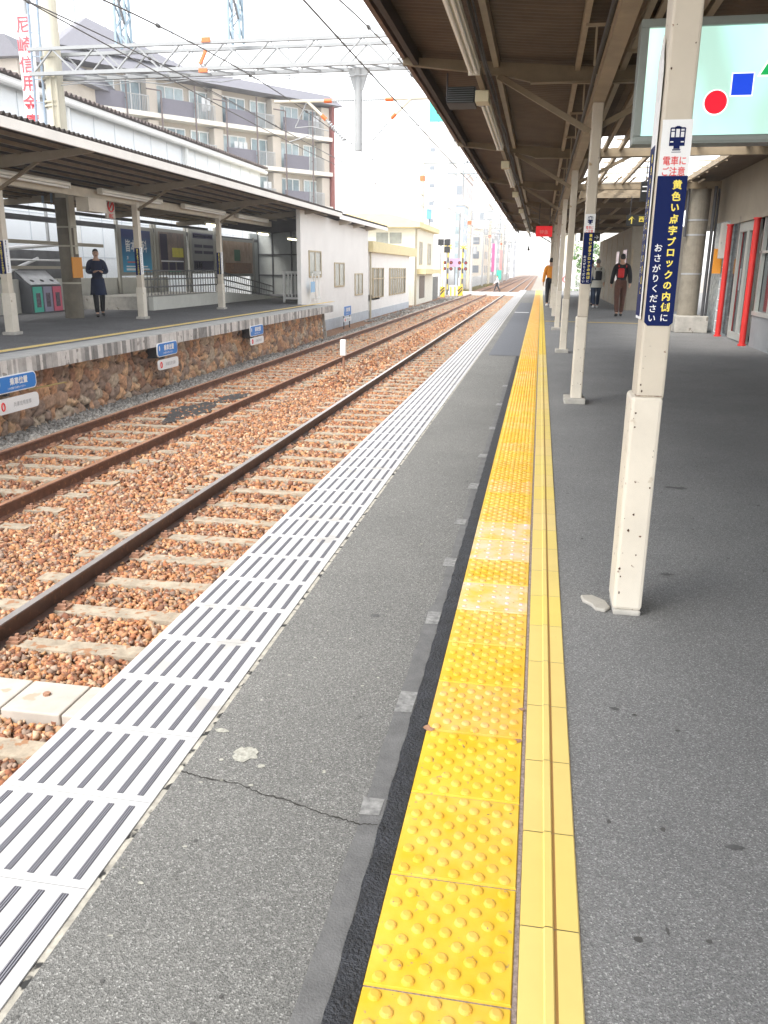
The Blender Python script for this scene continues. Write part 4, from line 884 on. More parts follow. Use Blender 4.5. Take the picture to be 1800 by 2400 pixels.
# annex 2
w2 = thing('annex_building', 'low white annex with yellow eaves band and barred windows', 'building', (-9, 50, -1.2))
b = MB(); b.box(WX - 2.5, WX - .02, 42.95, 56.6, -1.25, 2.10); b.build('wall', WHITEW, w2)
YB = mat('eaves_yellow', (.72, .62, .34), .7, var=.08, scale=3)
b = MB(); b.box(WX - 2.6, WX + .25, 42.8, 58.2, 2.10, 2.62); b.build('eaves_band', YB, w2)
b = MB(); b.box(WX - .02, WX - .005, 42.95, 56.6, -1.25, -.8); b.build('grey_plinth', mat('plinth_greyblue'  , (.5,.5,.5)), w2)
window(w2, WX - .02, 43.8, 46.95, -.2, 1.34, 5, GP); window(w2, WX - .02, 48.9, 54.75, -.2, 1.34, 8, GP)
b = MB(); b.tube([(WX + .05, 43.1, -1.2), (WX + .05, 43.1, 2.1)], .05, 8); b.build('downpipe', mat('pipe_tan', (.5, .45, .33), .6), w2)
# two-storey house
w3 = thing('house', 'two storey cream house with yellow roof edge beside the tracks', 'house', (-10, 65, -1.2))
b = MB(); b.box(-15.5, -8.75, 60, 70.5, -1.25, 4.05); b.build('wall', mat('house_cream', (.78, .76, .66), .8, var=.03), w3)
b = MB(); b.box(-16, -8.35, 59.4, 71.2, 4.05, 4.40); b.prism([(-16, 4.41), (-8.35, 4.41), (-10.5, 4.95), (-14, 4.95)], 'y', 59.5, 71); b.build('roof', YB, w3)
b = MB(); b.box(-8.74, -8.0, 60.5, 70, .95, 1.3); b.build('porch_roof', YB, w3)
window(w3, -8.75, 62.2, 63.6, 1.6, 3.2, glass=GP); window(w3, -8.75, 66.8, 68.6, 1.6, 3.2, glass=GP)
b = MB(); b.box(-8.76, -8.72, 62.5, 65.3, -.8, .8); b.build('door', mat('door_brown', (.13, .09, .06), .6), w3)
b = MB()
for x0 in (-11.5, -10.55): b.box(x0, x0 + .85, 59.97, 59.999, 3.0, 3.72)
b.build('window', GP, w3)
b = MB(); b.tube([(-8.68, 60.2, 4), (-8.68, 60.2, -1.2)], .06, 8); b.build('downpipe', mat('pipe_tan'), w3)
sf = thing('grey_fence', 'dark grey slatted fence standing beyond the cream house', 'fence', (-8.9, 73, -1.2)); b = MB()
for k in range(16): b.box(-9.0, -8.95, 71.3 + k*.3, 71.5 + k*.3, -1.2, .7)
b.build('slats', mat('fence_grey', (.20, .20, .19), .8, var=.2), sf)

# boarding position signs
def board_sign(X, y0, y1, za, zb, zc, zd, label, legs=False):
    t = thing('boarding_sign', label, 'sign', (X, (y0+y1)/2, zd), 'blue and white boarding position signs')
    def rr(a0, a1, b0, b1, r, x0, x1, nm, mm):
        pts = []
        for cx, cy, s0 in ((a1-r, b1-r, 0), (a0+r, b1-r, 90), (a0+r, b0+r, 180), (a1-r, b0+r, 270)):
            for k in range(5): an = math.radians(s0 + k * 22.5); pts.append((cx + r*math.cos(an), cy + r*math.sin(an)))
        b = MB(); b.prism(pts, 'x', x0, x1); return b.build(nm, mm, t)
    r = .08; rr(y0, y1, zb, za, r, X, X + .02, 'blue_border', SIGNW); rr(y0+.02, y1-.02, zb+.015, za-.015, r*.85, X + .0205, X + .024, 'blue_panel', mat('sign_blue', (.01, .20, .62), .4)); rr(y0+.01, y1+.01, zd, zc, r*.8, X, X + .022, 'white_panel', SIGNW)
    w_ = y1 - y0; H = za - zb
    b = MB(); put_text(b, '乗車位置', (X + .0255, y0 + w_*.56, zb + H*.62), H*.44, (0, 1, 0), (0, 0, 1), 0, .03); put_text(b, 'この位置でお待ちください', (X + .0255, y0 + w_*.5, zb + H*.24), H*.15, (0, 1, 0), (0, 0, 1), 0, .01)
    b.prism([(y0+w_*.1+.025*math.cos(a), zb+H*.62+H*.2*math.sin(a)) for a in np.linspace(0, 2*PI, 12)[:-1]], 'x', X + .0245, X + .0257); b.build('lettering', SIGNW, t)
    b = MB(); put_text(b, '兵庫信用金庫', (X + .0235, y0 + w_*.60, (zc+zd)/2), H*.30, (0, 1, 0), (0, 0, 1)); b.build('grey_lettering', GREY, t)
    b = MB(); b.tube([(X + .024, y0 + w_*.14 + .035*math.cos(a), (zc+zd)/2 + .055*math.sin(a)) for a in np.linspace(0, 2*PI, 12)], .012, 5); b.build('red_mark', RED, t)
    if legs:
        b = MB(); b.box(X - .03, X, y0 + .1, y0 + .17, -1.2, zb); b.box(X - .03, X, y1 - .2, y1 - .13, -1.2, zb); b.build('leg', BLACK, t)
    else:
        b = MB(); b.box(X - .35, X - .001, y0 + .3, y0 + .36, zb - .05, za - .05); b.build('bracket', DARK, t)
board_sign(-7.385, 10.35, 11.36, -.215, -.46, -.53, -.745, 'largest blue and white boarding sign at the left picture edge')
board_sign(-7.385, 15.52, 16.47, -.17, -.44, -.50, -.70, 'middle boarding sign on the stone wall below the far column')
board_sign(-7.385, 21.05, 22.12, -.18, -.45, -.49, -.675, 'small boarding sign near the end of the stone wall')
board_sign(-8.1, 35.0, 36.4, -.25, -.66, -.72, -.90, 'boarding sign on black legs in front of white building', True)
# driftwood-like plank / weed tuft by first sign
b = MB(); b.bar((-7.55, 11.4, -.52), (-7.4, 12.2, -.50), .05, .012); o = b.build('bent_bracket', mat('brass_yellow', (.45, .33, .12), .6)); tag(o, 'yellowish bent metal bracket beside the largest boarding sign', 'bracket')

# ================================================================== GANTRY, POLES, WIRES
GY_ = 20.2
GA = mat('gantry_white', (.31, .32, .325), .5, var=.05)
gt = thing('catenary_gantry', 'white steel truss gantry spanning over both tracks', 'gantry', (-7, GY_, 5.6))
b = MB()
for y in (GY_ - .3, GY_ + .3):
    b.box(-12.2, 4, y - .04, y + .04, 5.60, 5.68); b.box(-12.2, 4, y - .04, y + .04, 6.13, 6.20)
b.build('chord', GA, gt)
b = MB(); n = 30
for y in (GY_ - .3, GY_ + .3):
    for k in range(n):
        x0 = -12.1 + k * .53; zA, zB = (5.66, 6.15) if k % 2 == 0 else (6.15, 5.66); b.bar((x0, y, zA), (x0 + .53, y, zB), .045, .03)
for k in range(n): x0 = -12.1 + k * .53; b.bar((x0, GY_ - .3, 5.64), (x0 + .53, GY_ + .3, 5.64), .03, .03)
b.build('lattice', GA, gt)
b = MB(); b.tube([(-12, GY_, 5.42)] + [(-11 + i * .35, GY_ - .1, 5.42 + .035 * math.cos(i * 1.6)) for i in range(30)], .012, 5); b.tube([(-12, GY_, 5.50), (4, GY_, 5.50)], .012, 5); b.build('slack_cable', GREY, gt)
b = MB(); b.prism([(-4.55, 5.6), (-4.05, 5.6), (-4.2, 5.15), (-4.4, 5.15)], 'y', GY_ - .04, GY_ + .04); b.tube([(-4.3, GY_, 5.6), (-4.3, GY_, 3.88)], .085, 14); b.build('drop_post', GA, gt)
ORG = mat('insulator_orange', (.80, .16, .04), .45)
b = MB(); b.box(-7.85, -7.65, GY_-.36, GY_-.30, 6.16, 6.26); b.bar((-7.75, GY_-.36, 6.0), (-7.9, GY_-.36, 5.72), .06, .06); b.box(-7.95, -7.75, GY_-.36, GY_-.3, 5.55, 5.63); b.build('orange_marker', ORG, gt)
def bracket(sx, label):
    t = thing('catenary_bracket', label, 'bracket', (-4.3, GY_, 4.9), 'insulated brackets on the drop post')
    X = lambda d: -4.3 + sx * d
    INS = mat('insulator_grey', (.45, .47, .48), .4)
    b = MB(); b.tube([(X(.62), GY_, 4.95), (X(1.98), GY_, 4.96)], .035, 8); b.tube([(X(1.2), GY_, 4.95), (X(.75), GY_, 4.55)], .032, 8); b.build('arm', mat('arm_cream', (.62, .58, .48), .5), t)
    b = MB(); b.tube([(X(.08), GY_, 4.95), (X(.62), GY_, 4.95)], .015, 6); b.tube([(X(.75), GY_, 4.55), (X(.35), GY_, 4.12), (X(.05), GY_, 4.02)], .015, 6)
    for k in range(9): d = .12 + k * .055; b.tube([(X(d), GY_, 4.95), (X(d + .02), GY_, 4.95)], .045, 8); u = k / 9; b.tube([(X(.70 - .38*u), GY_, 4.50 - .40*u), (X(.685 - .38*u), GY_, 4.485 - .40*u)], .045, 8)
    b.build('insulator', INS, t)
    b = MB(); b.tube([(X(.62), GY_, 4.95), (X(.8), GY_, 4.95)], .045, 8); b.tube([(X(.76), GY_, 4.56), (X(.86), GY_, 4.65)], .045, 8); b.build('orange_cap', ORG, t)
    b = MB(); b.tube([(X(1.5), GY_, 4.4), (X(1.1), GY_, 4.42), (X(.7), GY_, 4.32)], .012, 6); b.tube([(X(1.2), GY_, 4.95), (X(1.5), GY_, 4.4)], .012, 6); b.tube([(X(1.65), GY_, 4.1), (X(1.2), GY_, 4.22), (X(.95), GY_, 4.12)], .014, 6); b.build('steady_arm', GA, t)
bracket(-1, 'left insulated catenary bracket with orange caps'); bracket(1, 'right insulated catenary bracket under the canopy edge')
WM = mat('wire_dark', (.10, .10, .10), .5)
def wire(label, x, zfun, r=.012, y0=-2, y1=85, xf=None, name='overhead_wire'):
    ys = np.arange(y0, y1, 1.2); b = MB(); b.tube([((xf(y) if xf else x), y, zfun(y)) for y in ys], r, 4)
    if xf is None and r == .012:
        for y in np.arange(9, 60, 4.2): b.tube([(x, y - .04, zfun(y)), (x, y + .04, zfun(y))], .03, 6)
    o = b.build(name, WM); tag(o, label, 'wire', 'overhead wires above the tracks')
wire('messenger wire over the farther track with clamp knots', -5.9, lambda y: 4.98 - .0042 * (20.2 - y) ** 2 if y < 20.2 else 4.98 - .25 * math.sin((y - 20.2) / 40 * PI) ** 2)
wire('contact wire hanging over the farther track', -5.9, lambda y: 4.15, .009, xf=lambda y: -5.9 + .15 * math.cos(y / 20 * PI))
wire('messenger wire over the nearer track beside the canopy edge', -2.66, lambda y: 4.89 - .0052 * (20.2 - y) ** 2 if y < 20.2 else 4.89 - .25 * math.sin((y - 20.2) / 40 * PI) ** 2)
wire('contact wire over the nearer track, thick and straight', -2.9, lambda y: 4.17, .015, xf=lambda y: -2.9 + .01 * y)
wire('outer feeder wire passing in front of the concrete pole', -8.0, lambda y: 5.33 - .003 * (20.2 - y) ** 2 if y < 20.2 else 5.33)
wire('thin signal wire left of the farther track', -9.2, lambda y: 5.8 + .004 * y, .009, y0=20, y1=85, xf=lambda y: -9.2)
# big concrete pole
t = thing('utility_pole', 'thick cream concrete pole carrying left end of the gantry', 'pole', (-11.75, GY_, -1.2))
b = MB(); b.tube([(-11.80, GY_, 0), (-11.74, GY_, 9)], [.23, .19], 20); b.build('pole_shaft', mat('pole_cream', (.60, .56, .45), .85, var=.06, scale=2), t)
b = MB(); b.tube([(-11.80, GY_, 0), (-11.80, GY_, 2.9)], .2335, 20); b.build('pole_lower_dark', mat('pillar_taupe', (.17, .15, .115), .85, var=.25, scale=2), t)  # thin shell that colours the lower pole darker than the shaft above
b = MB()
for z in (4.95, 5.05, 5.55, 6.0, .85, 1.75, 2.2): b.tube([(-11.80, GY_, z), (-11.80, GY_, z + .04)], .236, 20)
b.tube([(-11.6, GY_ - .2, 1.2), (-11.6, GY_ - .2, 5.6)], .03, 6); b.tube([(-11.72, GY_ - .24, 3), (-11.72, GY_ - .24, 5.6)], .018, 6); b.build('pole_band', mat('band_tan', (.45, .42, .33), .6), t)
t = thing('pole_ladder', 'pale blue steel ladder standing left of the concrete pole', 'ladder', (-12.2, GY_, 3))
b = MB(); b.tube([(-12.38, GY_, 2.8), (-12.22, GY_, 8.5)], .03, 6); b.tube([(-12.14, GY_, 2.8), (-11.98, GY_, 8.5)], .03, 6)
for k in range(11): z = 3.1 + k * .5; u = (z - 2.8) / 5.7; b.tube([(-12.38 + .16*u, GY_, z), (-12.14 + .16*u, GY_, z - .03)], .012, 6)
b.build('ladder_frame', mat('ladder_blue', (.26, .33, .42), .5), t)
def lattice_mast(x, label):
    t = thing('lattice_mast', label, 'mast', (x, GY_, 6.2), 'lattice masts on top of the gantry')
    b = MB(); w_ = .13
    for sx in (-1, 1):
        for sy in (-1, 1): b.bar((x + sx*w_, GY_ + sy*w_, 6.2), (x + sx*w_*.8, GY_ + sy*w_*.8, 9.5), .05, .05)
    for k in range(11):
        z = 6.25 + k * .3; s = 1 if k % 2 else -1
        for sy in (-1, 1): b.bar((x - s*w_*.95, GY_ + sy*w_, z), (x + s*w_*.95, GY_ + sy*w_, z + .3), .03, .02)
        for sx in (-1, 1): b.bar((x + sx*w_, GY_ - s*w_, z), (x + sx*w_, GY_ + s*w_, z + .3), .03, .02)
    b.build('mast_frame', mat('mast_blue', (.26, .35, .42), .5), t)
    b = MB(); b.bar((x - .02, GY_ - .16, 7.25), (x + .12, GY_ - .16, 6.65), .05, .04); b.build('dark_strut', DARK, t)
lattice_mast(-9.9, 'left pale lattice mast standing on the gantry'); lattice_mast(-7.15, 'right pale lattice mast standing on the gantry')
# red vertical sign
t = thing('vertical_sign', 'tall white vertical sign with red outlined kanji', 'sign', (-14.8, 24, 6.4))
b = MB(); b.box(-15.0, -14.55, 24.02, 24.12, 5.2, 8.05); b.build('panel', SIGNW, t)
b = MB(); vtext(b, '尼崎信用金庫', (-14.78, 24.0, 8.05), .50, .46, (1, 0, 0), (0, 0, 1), 0, .012); b.build('lettering', mat('sign_pinkred', (.70, .07, .09), .5), t)
b = MB(); b.tube([(-14.78, 24.2, 2), (-14.78, 24.2, 8.6)], .05, 8); b.build('sign_post', GA, t)

# ================================================================== APARTMENT BUILDING
P1 = Vector((-18.75, 77.8, 0)); D_ = Vector((-.596, -.803, 0)); Nn = Vector((.803, -.596, 0))   # along facade (towards the left), outward normal
AW = mat('apt_beige', (.53, .48, .42), .85, var=.04, scale=.6); AP = mat('apt_parapet', (.16, .155, .19), .7, var=.05); AS = mat('apt_slab', (.74, .71, .65), .8); AR = mat('apt_roof_grey', (.17, .17, .195), .8, var=.06); ABr = mat('apt_maroon', (.24, .08, .07), .8)
apt = thing('apartment_building', 'long five storey beige apartment block with grey balconies', 'building', P1)
def F(t_, n_, z):
    v = P1 + D_ * t_ + Nn * n_; return (v.x, v.y, z)
def fbox(b, t0, t1, n0, n1, z0, z1, m=0):
    v = [F(t0,n0,z0), F(t1,n0,z0), F(t1,n1,z0), F(t0,n1,z0), F(t0,n0,z1), F(t1,n0,z1), F(t1,n1,z1), F(t0,n1,z1)]
    b.add(v, [(3,2,1,0),(4,5,6,7),(0,1,5,4),(1,2,6,5),(2,3,7,6),(3,0,4,7)], m)
b = MB(); fbox(b, .06, 26, -11, -1.25, -1.2, 15.0); b.build('wall', AW, apt)
b = MB(); fbox(b, -.03, .25, -11, .0, -1.2, 14.94); b.build('end_wall', ABr, apt)
b = MB()
for f in range(5): z = 12.05 - 2.87 * f; fbox(b, .26, 24, -1.24, .05, z, z + .32)
b.build('balcony_slab', AS, apt)
b = MB(); v = [F(-.7, .45, 14.95), F(24.5, .45, 14.95), F(24.5, -11.5, 14.95), F(-.7, -11.5, 14.95), F(-.3, -1.0, 15.95), F(24, -1.0, 15.95), F(24, -10, 15.95), F(-.3, -10, 15.95)]
b.add(v, [(3,2,1,0),(4,5,6,7),(0,1,5,4),(1,2,6,5),(2,3,7,6),(3,0,4,7)]); b.build('roof', AR, apt)
b = MB(); v = [F(14.2, -.6, 15.96), F(24.4, -.6, 15.96), F(24.4, -10, 15.96), F(14.2, -10, 15.96), F(20.4, -4, 18.9), F(20.5, -5, 18.9)]
b.add(v, [(3,2,1,0),(0,1,4),(1,2,5,4),(2,3,5),(3,0,4,5)]); b.build('hip_roof', AR, apt)
bays = [(0.3, 2.9), (2.9, 5.6), (5.6, 8.4), (8.4, 11.3), (11.3, 14.1), (14.1, 17.0), (17.0, 19.8), (19.8, 22.6)]
CURT = mat('laundry', (.7, .72, .74), .8, var=.2, scale=3)
for f in range(4):
    z = 12.37 - 2.87 * f
    for i, (a0, a1) in enumerate(bays):
        solid = (i + 0) % 2 == 1 if f % 2 == 0 else (i % 2 == 1)
        b = MB(); fbox(b, a0 + .25, a1 - .3, -1.24, -1.18, z + .05, z + 2.15); w_ = b.build('window', GLASSL if (i + f) % 3 else mat('apt_glass_mid', (.22, .30, .34), .15, var=.3, scale=.8), apt)
        b = MB()
        for u in np.linspace(a0 + .25, a1 - .3, 4): fbox(b, u - .04, u + .04, -1.175, -1.13, z + .05, z + 2.15)
        fbox(b, a0 + .25, a1 - .3, -1.17, -1.12, z + 2.1, z + 2.2); b.build('window_frame', SIGNW, w_)
        if i % 2 == 1:
            b = MB(); fbox(b, a0 + .02, a1 - .05, -.06, .02, z - .04, z + 1.10); b.build('parapet', AP, apt)
        else:
            b = MB(); fbox(b, a0 + .05, a0 + .9 , -1.1, -.3, z, z + 2.4)
            b.build('balcony_partition', AW, apt)
            b = MB()
            for k in range(14): u = a0 + .9 + k * (a1 - a0 - .95) / 14; fbox(b, u, u + .04, -.04, 0, z, z + 1.08)
            fbox(b, a0 + .9, a1, -.05, .01, z + 1.05, z + 1.12); b.build('railing', GREY, apt)
        if (i * 7 + f * 3) % 4 == 0:
            b = MB()
            for k in range(3): fbox(b, a0 + .5 + .45 * k, a0 + .85 + .45 * k, -.6, -.57, z + .7 + .1 * (k % 2), z + 1.7)
            b.build('laundry', CURT, apt)
for i, u in enumerate((2.6, 5.5, 8.4, 11.3, 14.1, 17.0, 19.8)):
    b = MB(); v0 = F(u, .22, 3.2); v1 = F(u, .22, 14.6 if i % 2 == 0 else 13.9); b.tube([v0, v1], .06, 6)
    for f in range(4): z = 12.2 - 2.87*f; b.tube([F(u, .0, z + .9), F(u, .22, z + .9)], .03, 4)
    if i % 2: b.tube([v1, F(u + 1.2, .22, 13.9)], .05, 6)
    b.build('drainpipe', mat('drain_dark', (.13, .10, .10), .6), apt)
# second block at the left edge
ap2 = thing('tenement_block', 'beige block with grey roof at the upper left edge', 'building', (-36, 52, 0))
b = MB(); b.box(-50, -31.9, 50.8, 62, -1.2, 13.3); b.build('wall', AW, ap2)
b = MB(); b.prism([(-51, 13.3), (-31.2, 13.3), (-32.2, 14.5), (-50, 14.5)], 'y', 50.2, 62.5); b.build('roof', AR, ap2)
b = MB(); b.box(-36, -32.7, 50.7, 50.79, 10.2, 12.3); b.build('window', GLASS, ap2); b = MB(); b.box(-36.2, -32.5, 50.6, 50.69, 12.3, 12.42); b.box(-32.62, -32.5, 50.6, 50.69, 10.2, 12.3); b.build('window_frame', DARK, ap2)

# ================================================================== DISTANT TOWN
def tower(x, y, w_, d_, h, c, label, floors=4, cols=3, name='town_building', sidewin=True, gm=None, ws=.45):
    t = thing(name, label, 'building', (x, y, -1.2), 'buildings of the town beyond the crossing')
    b = MB(); b.box(x - w_, x, y, y + d_, -1.2, h); b.build('wall', c, t)
    b = MB(); b.box(x - w_ - .15, x + .15, y - .15, y + d_ + .15, h, h + .3); b.build('roof', AS, t)
    gm = gm or GLASSL
    for f in range(floors):
        z = .8 + (h - 1) / floors * f
        for k in range(cols):
            b = MB(); x0 = x - w_ + w_ * (k + .25) / cols; b.box(x0, x0 + w_ * ws / cols, y - .03, y - .001, z, z + (h / floors) * ws); b.build('window', gm, t)
            if sidewin:
                b = MB(); y0 = y + d_ * (k + .25) / cols; b.box(x + .001, x + .03, y0, y0 + d_ * ws / cols, z, z + (h / floors) * ws); b.build('window', gm, t)
    return t
BW = [mat('town_white', (.80, .79, .76), .8), mat('town_cream', (.74, .68, .58), .8), mat('town_grey', (.60, .62, .65), .8), mat('town_pink', (.74, .62, .58), .8), mat('town_blue', (.52, .60, .68), .8)]
GM = mat('far_window', (.22, .25, .28), .4)
tower(-10.64, 97, 2.7, 10, 15.6, BW[0], 'tall white block with small dark windows behind the cream house', 8, 1, sidewin=False, gm=GM, ws=.2)
tower(-10.2, 113, 3, 8, 9.2, BW[4], 'bluish narrow building next to the tall white block', 5, 2, gm=MATS['window_glass_pale'])
tower(-11.6, 132, 7, 12, 15, BW[3], 'pinkish mid rise building further along the street', 5, 3, gm=GM)
tower(-9.8, 150, 6, 9, 8, BW[1], 'cream shop building before the white apartment slab', 3, 2, gm=GM)
tower(-10.4, 165, 8, 16, 13, BW[0], 'white apartment slab midway down the street', 5, 4, gm=GM)
tower(-9.8, 190, 6, 14, 9, BW[2], 'grey office building far down the left street side', 4, 3, gm=GM)
tower(-9.6, 215, 7, 16, 12, BW[1], 'cream distant building with many windows', 5, 3, gm=GM)
tower(-9.4, 245, 8, 20, 9, BW[0], 'low white distant building near the vanishing point', 3, 3, gm=GM)
tower(-9.2, 285, 9, 30, 11, BW[2], 'grey farthest building at the end of the tracks', 4, 3, gm=GM)
tower(14, 120, 9, 14, 9, BW[0], 'white building right of the tracks beyond the crossing', 3, 3, gm=GM)
tower(12, 160, 8, 20, 12, BW[1], 'cream building right of the tracks in the distance', 4, 3, gm=GM)
tower(16, 215, 14, 20, 10, BW[0], 'broad white building closing the view on the right', 3, 4, gm=GM)
# street fence along the tracks beyond the crossing
lf = thing('trackside_fence', 'white trackside fence running away beyond the crossing', 'fence', (-8.9, 120, -1.2))
b = MB()
for k in range(75): b.box(-8.95, -8.88, 95 + k*2, 96.9 + k*2, -1.2, .35)
for k in range(76): b.box(-8.87, -8.8, 94.94 + k*2, 95.06 + k*2, -1.2, .5)
b.build('fence_panel', mat('fence_pale', (.62, .63, .62), .7, var=.1), lf)
# weeds at the fence foot
nV = 2600; wv_ = []; wf_ = []
for i in range(nV):
    y = random.uniform(94, 150); x = -8.75 + random.uniform(0, .7); h = random.uniform(.1, .45); a = random.uniform(0, PI); dx, dy = .06*math.cos(a), .06*math.sin(a); o_ = len(wv_)
    wv_ += [(x-dx, y-dy, -1.2), (x+dx, y+dy, -1.2), (x+random.uniform(-.1, .1), y, -1.2+h)]; wf_.append((o_, o_+1, o_+2))
o = raw_mesh('weeds', np.array(wv_), np.array(wf_), mat('weeds', (.20, .17, .05), .9, var=.3)); tag(o, 'dry weeds along the foot of the trackside fence', 'weeds', kind='stuff')
# far catenary portals
def portal(y, label, zt=7.9, x0=-8.35, arms=True, both=True):
    t = thing('catenary_portal', label, 'gantry', (x0, y, -1.2), 'overhead line portals receding along the tracks')
    b = MB(); b.tube([(x0, y, -1.2), (x0, y, zt + 1.1)], [.22, .17], 14); b.tube([(2.5, y, -1.2), (2.5, y, zt + .3)], .15, 10); b.build('portal_pole', mat('pole_cream'), t)
    b = MB(); b.tube([(x0, y, zt), (2.5, y, zt)], .06, 6); b.tube([(x0, y, zt - .85), (2.5, y, zt - .85)], .06, 6); b.tube([(x0 + 3.5, y, zt), (x0 + 3.5, y, zt - 3)], .07, 8)
    for s in (-1, 1): b.tube([(x0 + 3.5, y, zt - 1.5), (x0 + 3.5 + s*.75, y, zt - .85)], .04, 6)
    b.build('portal_beam', mat('portal_grey', (.24, .27, .29), .5), t)
    b = MB(); b.tube([(x0, y, zt - 1.4), (x0, y, zt - 1.0)], .24, 12); b.build('orange_band', ORG, t)
    if arms:
        b = MB()
        for s in (-1, 1): b.tube([(-4.9, y, 4.95), (-4.9 + s*1.7, y, 4.95)], .03, 6); b.tube([(-4.9, y, 4.3), (-4.9 + s*1.2, y, 4.95)], .03, 6)
        b.build('bracket_arm', GA, t)
portal(75, 'nearest portal with tan pole beyond the cream house', 9.9, -10.4); portal(100, 'second portal just past the level crossing', 7.6); portal(140, 'third portal in the hazy distance', 7.6); portal(180, 'farthest visible portal over the tracks', 7.6)
# utility poles with gear in the street
def street_pole(x, y, h, label, gear=True):
    t = thing('street_pole', label, 'pole', (x, y, -1.2), 'utility poles in the street')
    b = MB(); b.tube([(x, y, -1.2), (x, y, h)], [.16, .1], 10); b.build('pole_shaft', mat('street_pole_grey', (.45, .45, .44), .8), t)
    if gear:
        b = MB(); b.box(x - .9, x + .9, y - .05, y + .05, h - .8, h - .7); b.box(x - .7, x + .7, y - .05, y + .05, h - 1.5, h - 1.4)
        for k in (-.8, -.4, .4, .8): b.tube([(x + k, y, h - .7), (x + k, y, h - .5)], .05, 6)
        b.tube([(x + .35, y, h - 2.8), (x + .35, y, h - 2.0)], .25, 10); b.build('transformer_gear', GREY, t)
street_pole(-7.8, 98, 5.8, 'utility pole with transformer just beyond the crossing lamps'); street_pole(-10.2, 108, 8.0, 'thin dark leaning pole right of the pink sign', False); street_pole(-8.3, 124, 8.8, 'utility pole in front of the pinkish building')
street_pole(-8.3, 152, 9, 'utility pole by the cream shop'); street_pole(-7.8, 178, 9, 'utility pole far down the street'); street_pole(-17.4, 90, 9.9, 'tall thin pole rising behind the cream house roof', False); street_pole(-8, 205, 9, 'most distant utility pole')
# antenna masts above the roofs
def antenna(x, y, z0, z1, label):
    t = thing('antenna_mast', label, 'antenna', (x, y, z0), 'antenna masts in the sky at upper left')
    b = MB(); b.tube([(x, y, z0), (x, y, z1)], .07, 6); b.build('mast', mat('antenna_pale', (.36, .40, .46), .6), t)
    b = MB()
    for k in range(4): z = z1 - .8 - k * .9; b.bar((x - .45, y, z), (x + .45, y, z), .05, .05); b.box(x - .4, x - .3, y - .05, y + .05, z - .3, z + .3); b.box(x + .25, x + .35, y - .05, y + .05, z - .3, z + .3)
    b.build('crossarm', mat('antenna_pale'), t)
for (x, y, z0, z1, l) in ((-39.5, 72, 14, 25.5, 'faint antenna mast left of the hip roof'), (-36.8, 72, 14, 26.5, 'antenna mast rising at the hip roof left slope'), (-31.0, 72, 16, 26, 'antenna mast behind the hip roof right slope'), (-24.0, 82, 14, 27, 'faint pale antenna mast right of the gantry mast')): antenna(x, y, z0, z1, l)
# colour signs in the town
def town_sign(x0, x1, y, z0, z1, c, label, txt=None, tm=None):
    t = thing('shop_sign', label, 'sign', ((x0+x1)/2, y, z0), 'coloured signs in the distant street')
    b = MB(); b.box(x0, x1, y, y + .3, z0, z1); b.build('panel', c, t)
    if txt: b = MB(); vtext(b, txt, ((x0+x1)/2, y - .02, z1), (z1-z0)/len(txt), min((z1-z0)/len(txt), (x1-x0)*1.1)*.9, (1, 0, 0), (0, 0, 1)); b.build('lettering', tm or SIGNW, t)
    b = MB(); b.tube([((x0+x1)/2, y + .4, -1.2), ((x0+x1)/2, y + .4, z1)], .08, 6); b.build('sign_post', GREY, t)
GRN = mat('sign_green', (.05, .55, .42), .5); MAG = mat('sign_magenta', (.75, .12, .35), .5); SKB = mat('sign_sky', (.18, .48, .80), .5); PNK = mat('sign_pink', (.80, .45, .65), .5)
town_sign(-13.1, -11.1, 99, 16.9, 18.9, GRN, 'large green rooftop sign high beside the canopy edge'); town_sign(-11.9, -11.5, 112, 15.0, 16.3, GRN, 'thin green banner sign in the sky under wires')
town_sign(-10.14, -9.7, 76, 5.5, 6.3, SKB, 'sky blue signboard on a pole beyond the cream house'); town_sign(-10.5, -9.3, 100, 1.6, 2.5, PNK, 'pink signboard between the crossing lamps')
town_sign(-12.6, -12.1, 120, 4.2, 9.2, mat('sign_salmon_pale', (.8, .5, .45), .5), 'tall pinkish vertical sign on the bluish building'); town_sign(-8.5, -8.0, 150, 1.0, 5.6, MAG, 'magenta vertical banner at the roadside'); town_sign(-8.1, -7.6, 170, .4, 5, mat('sign_salmon', (.8, .35, .35), .5), 'salmon coloured banner right of the magenta one')
town_sign(-5.95, -5.3, 118, .0, 1.25, GRN, 'teal sign above the person on the crossing'); 
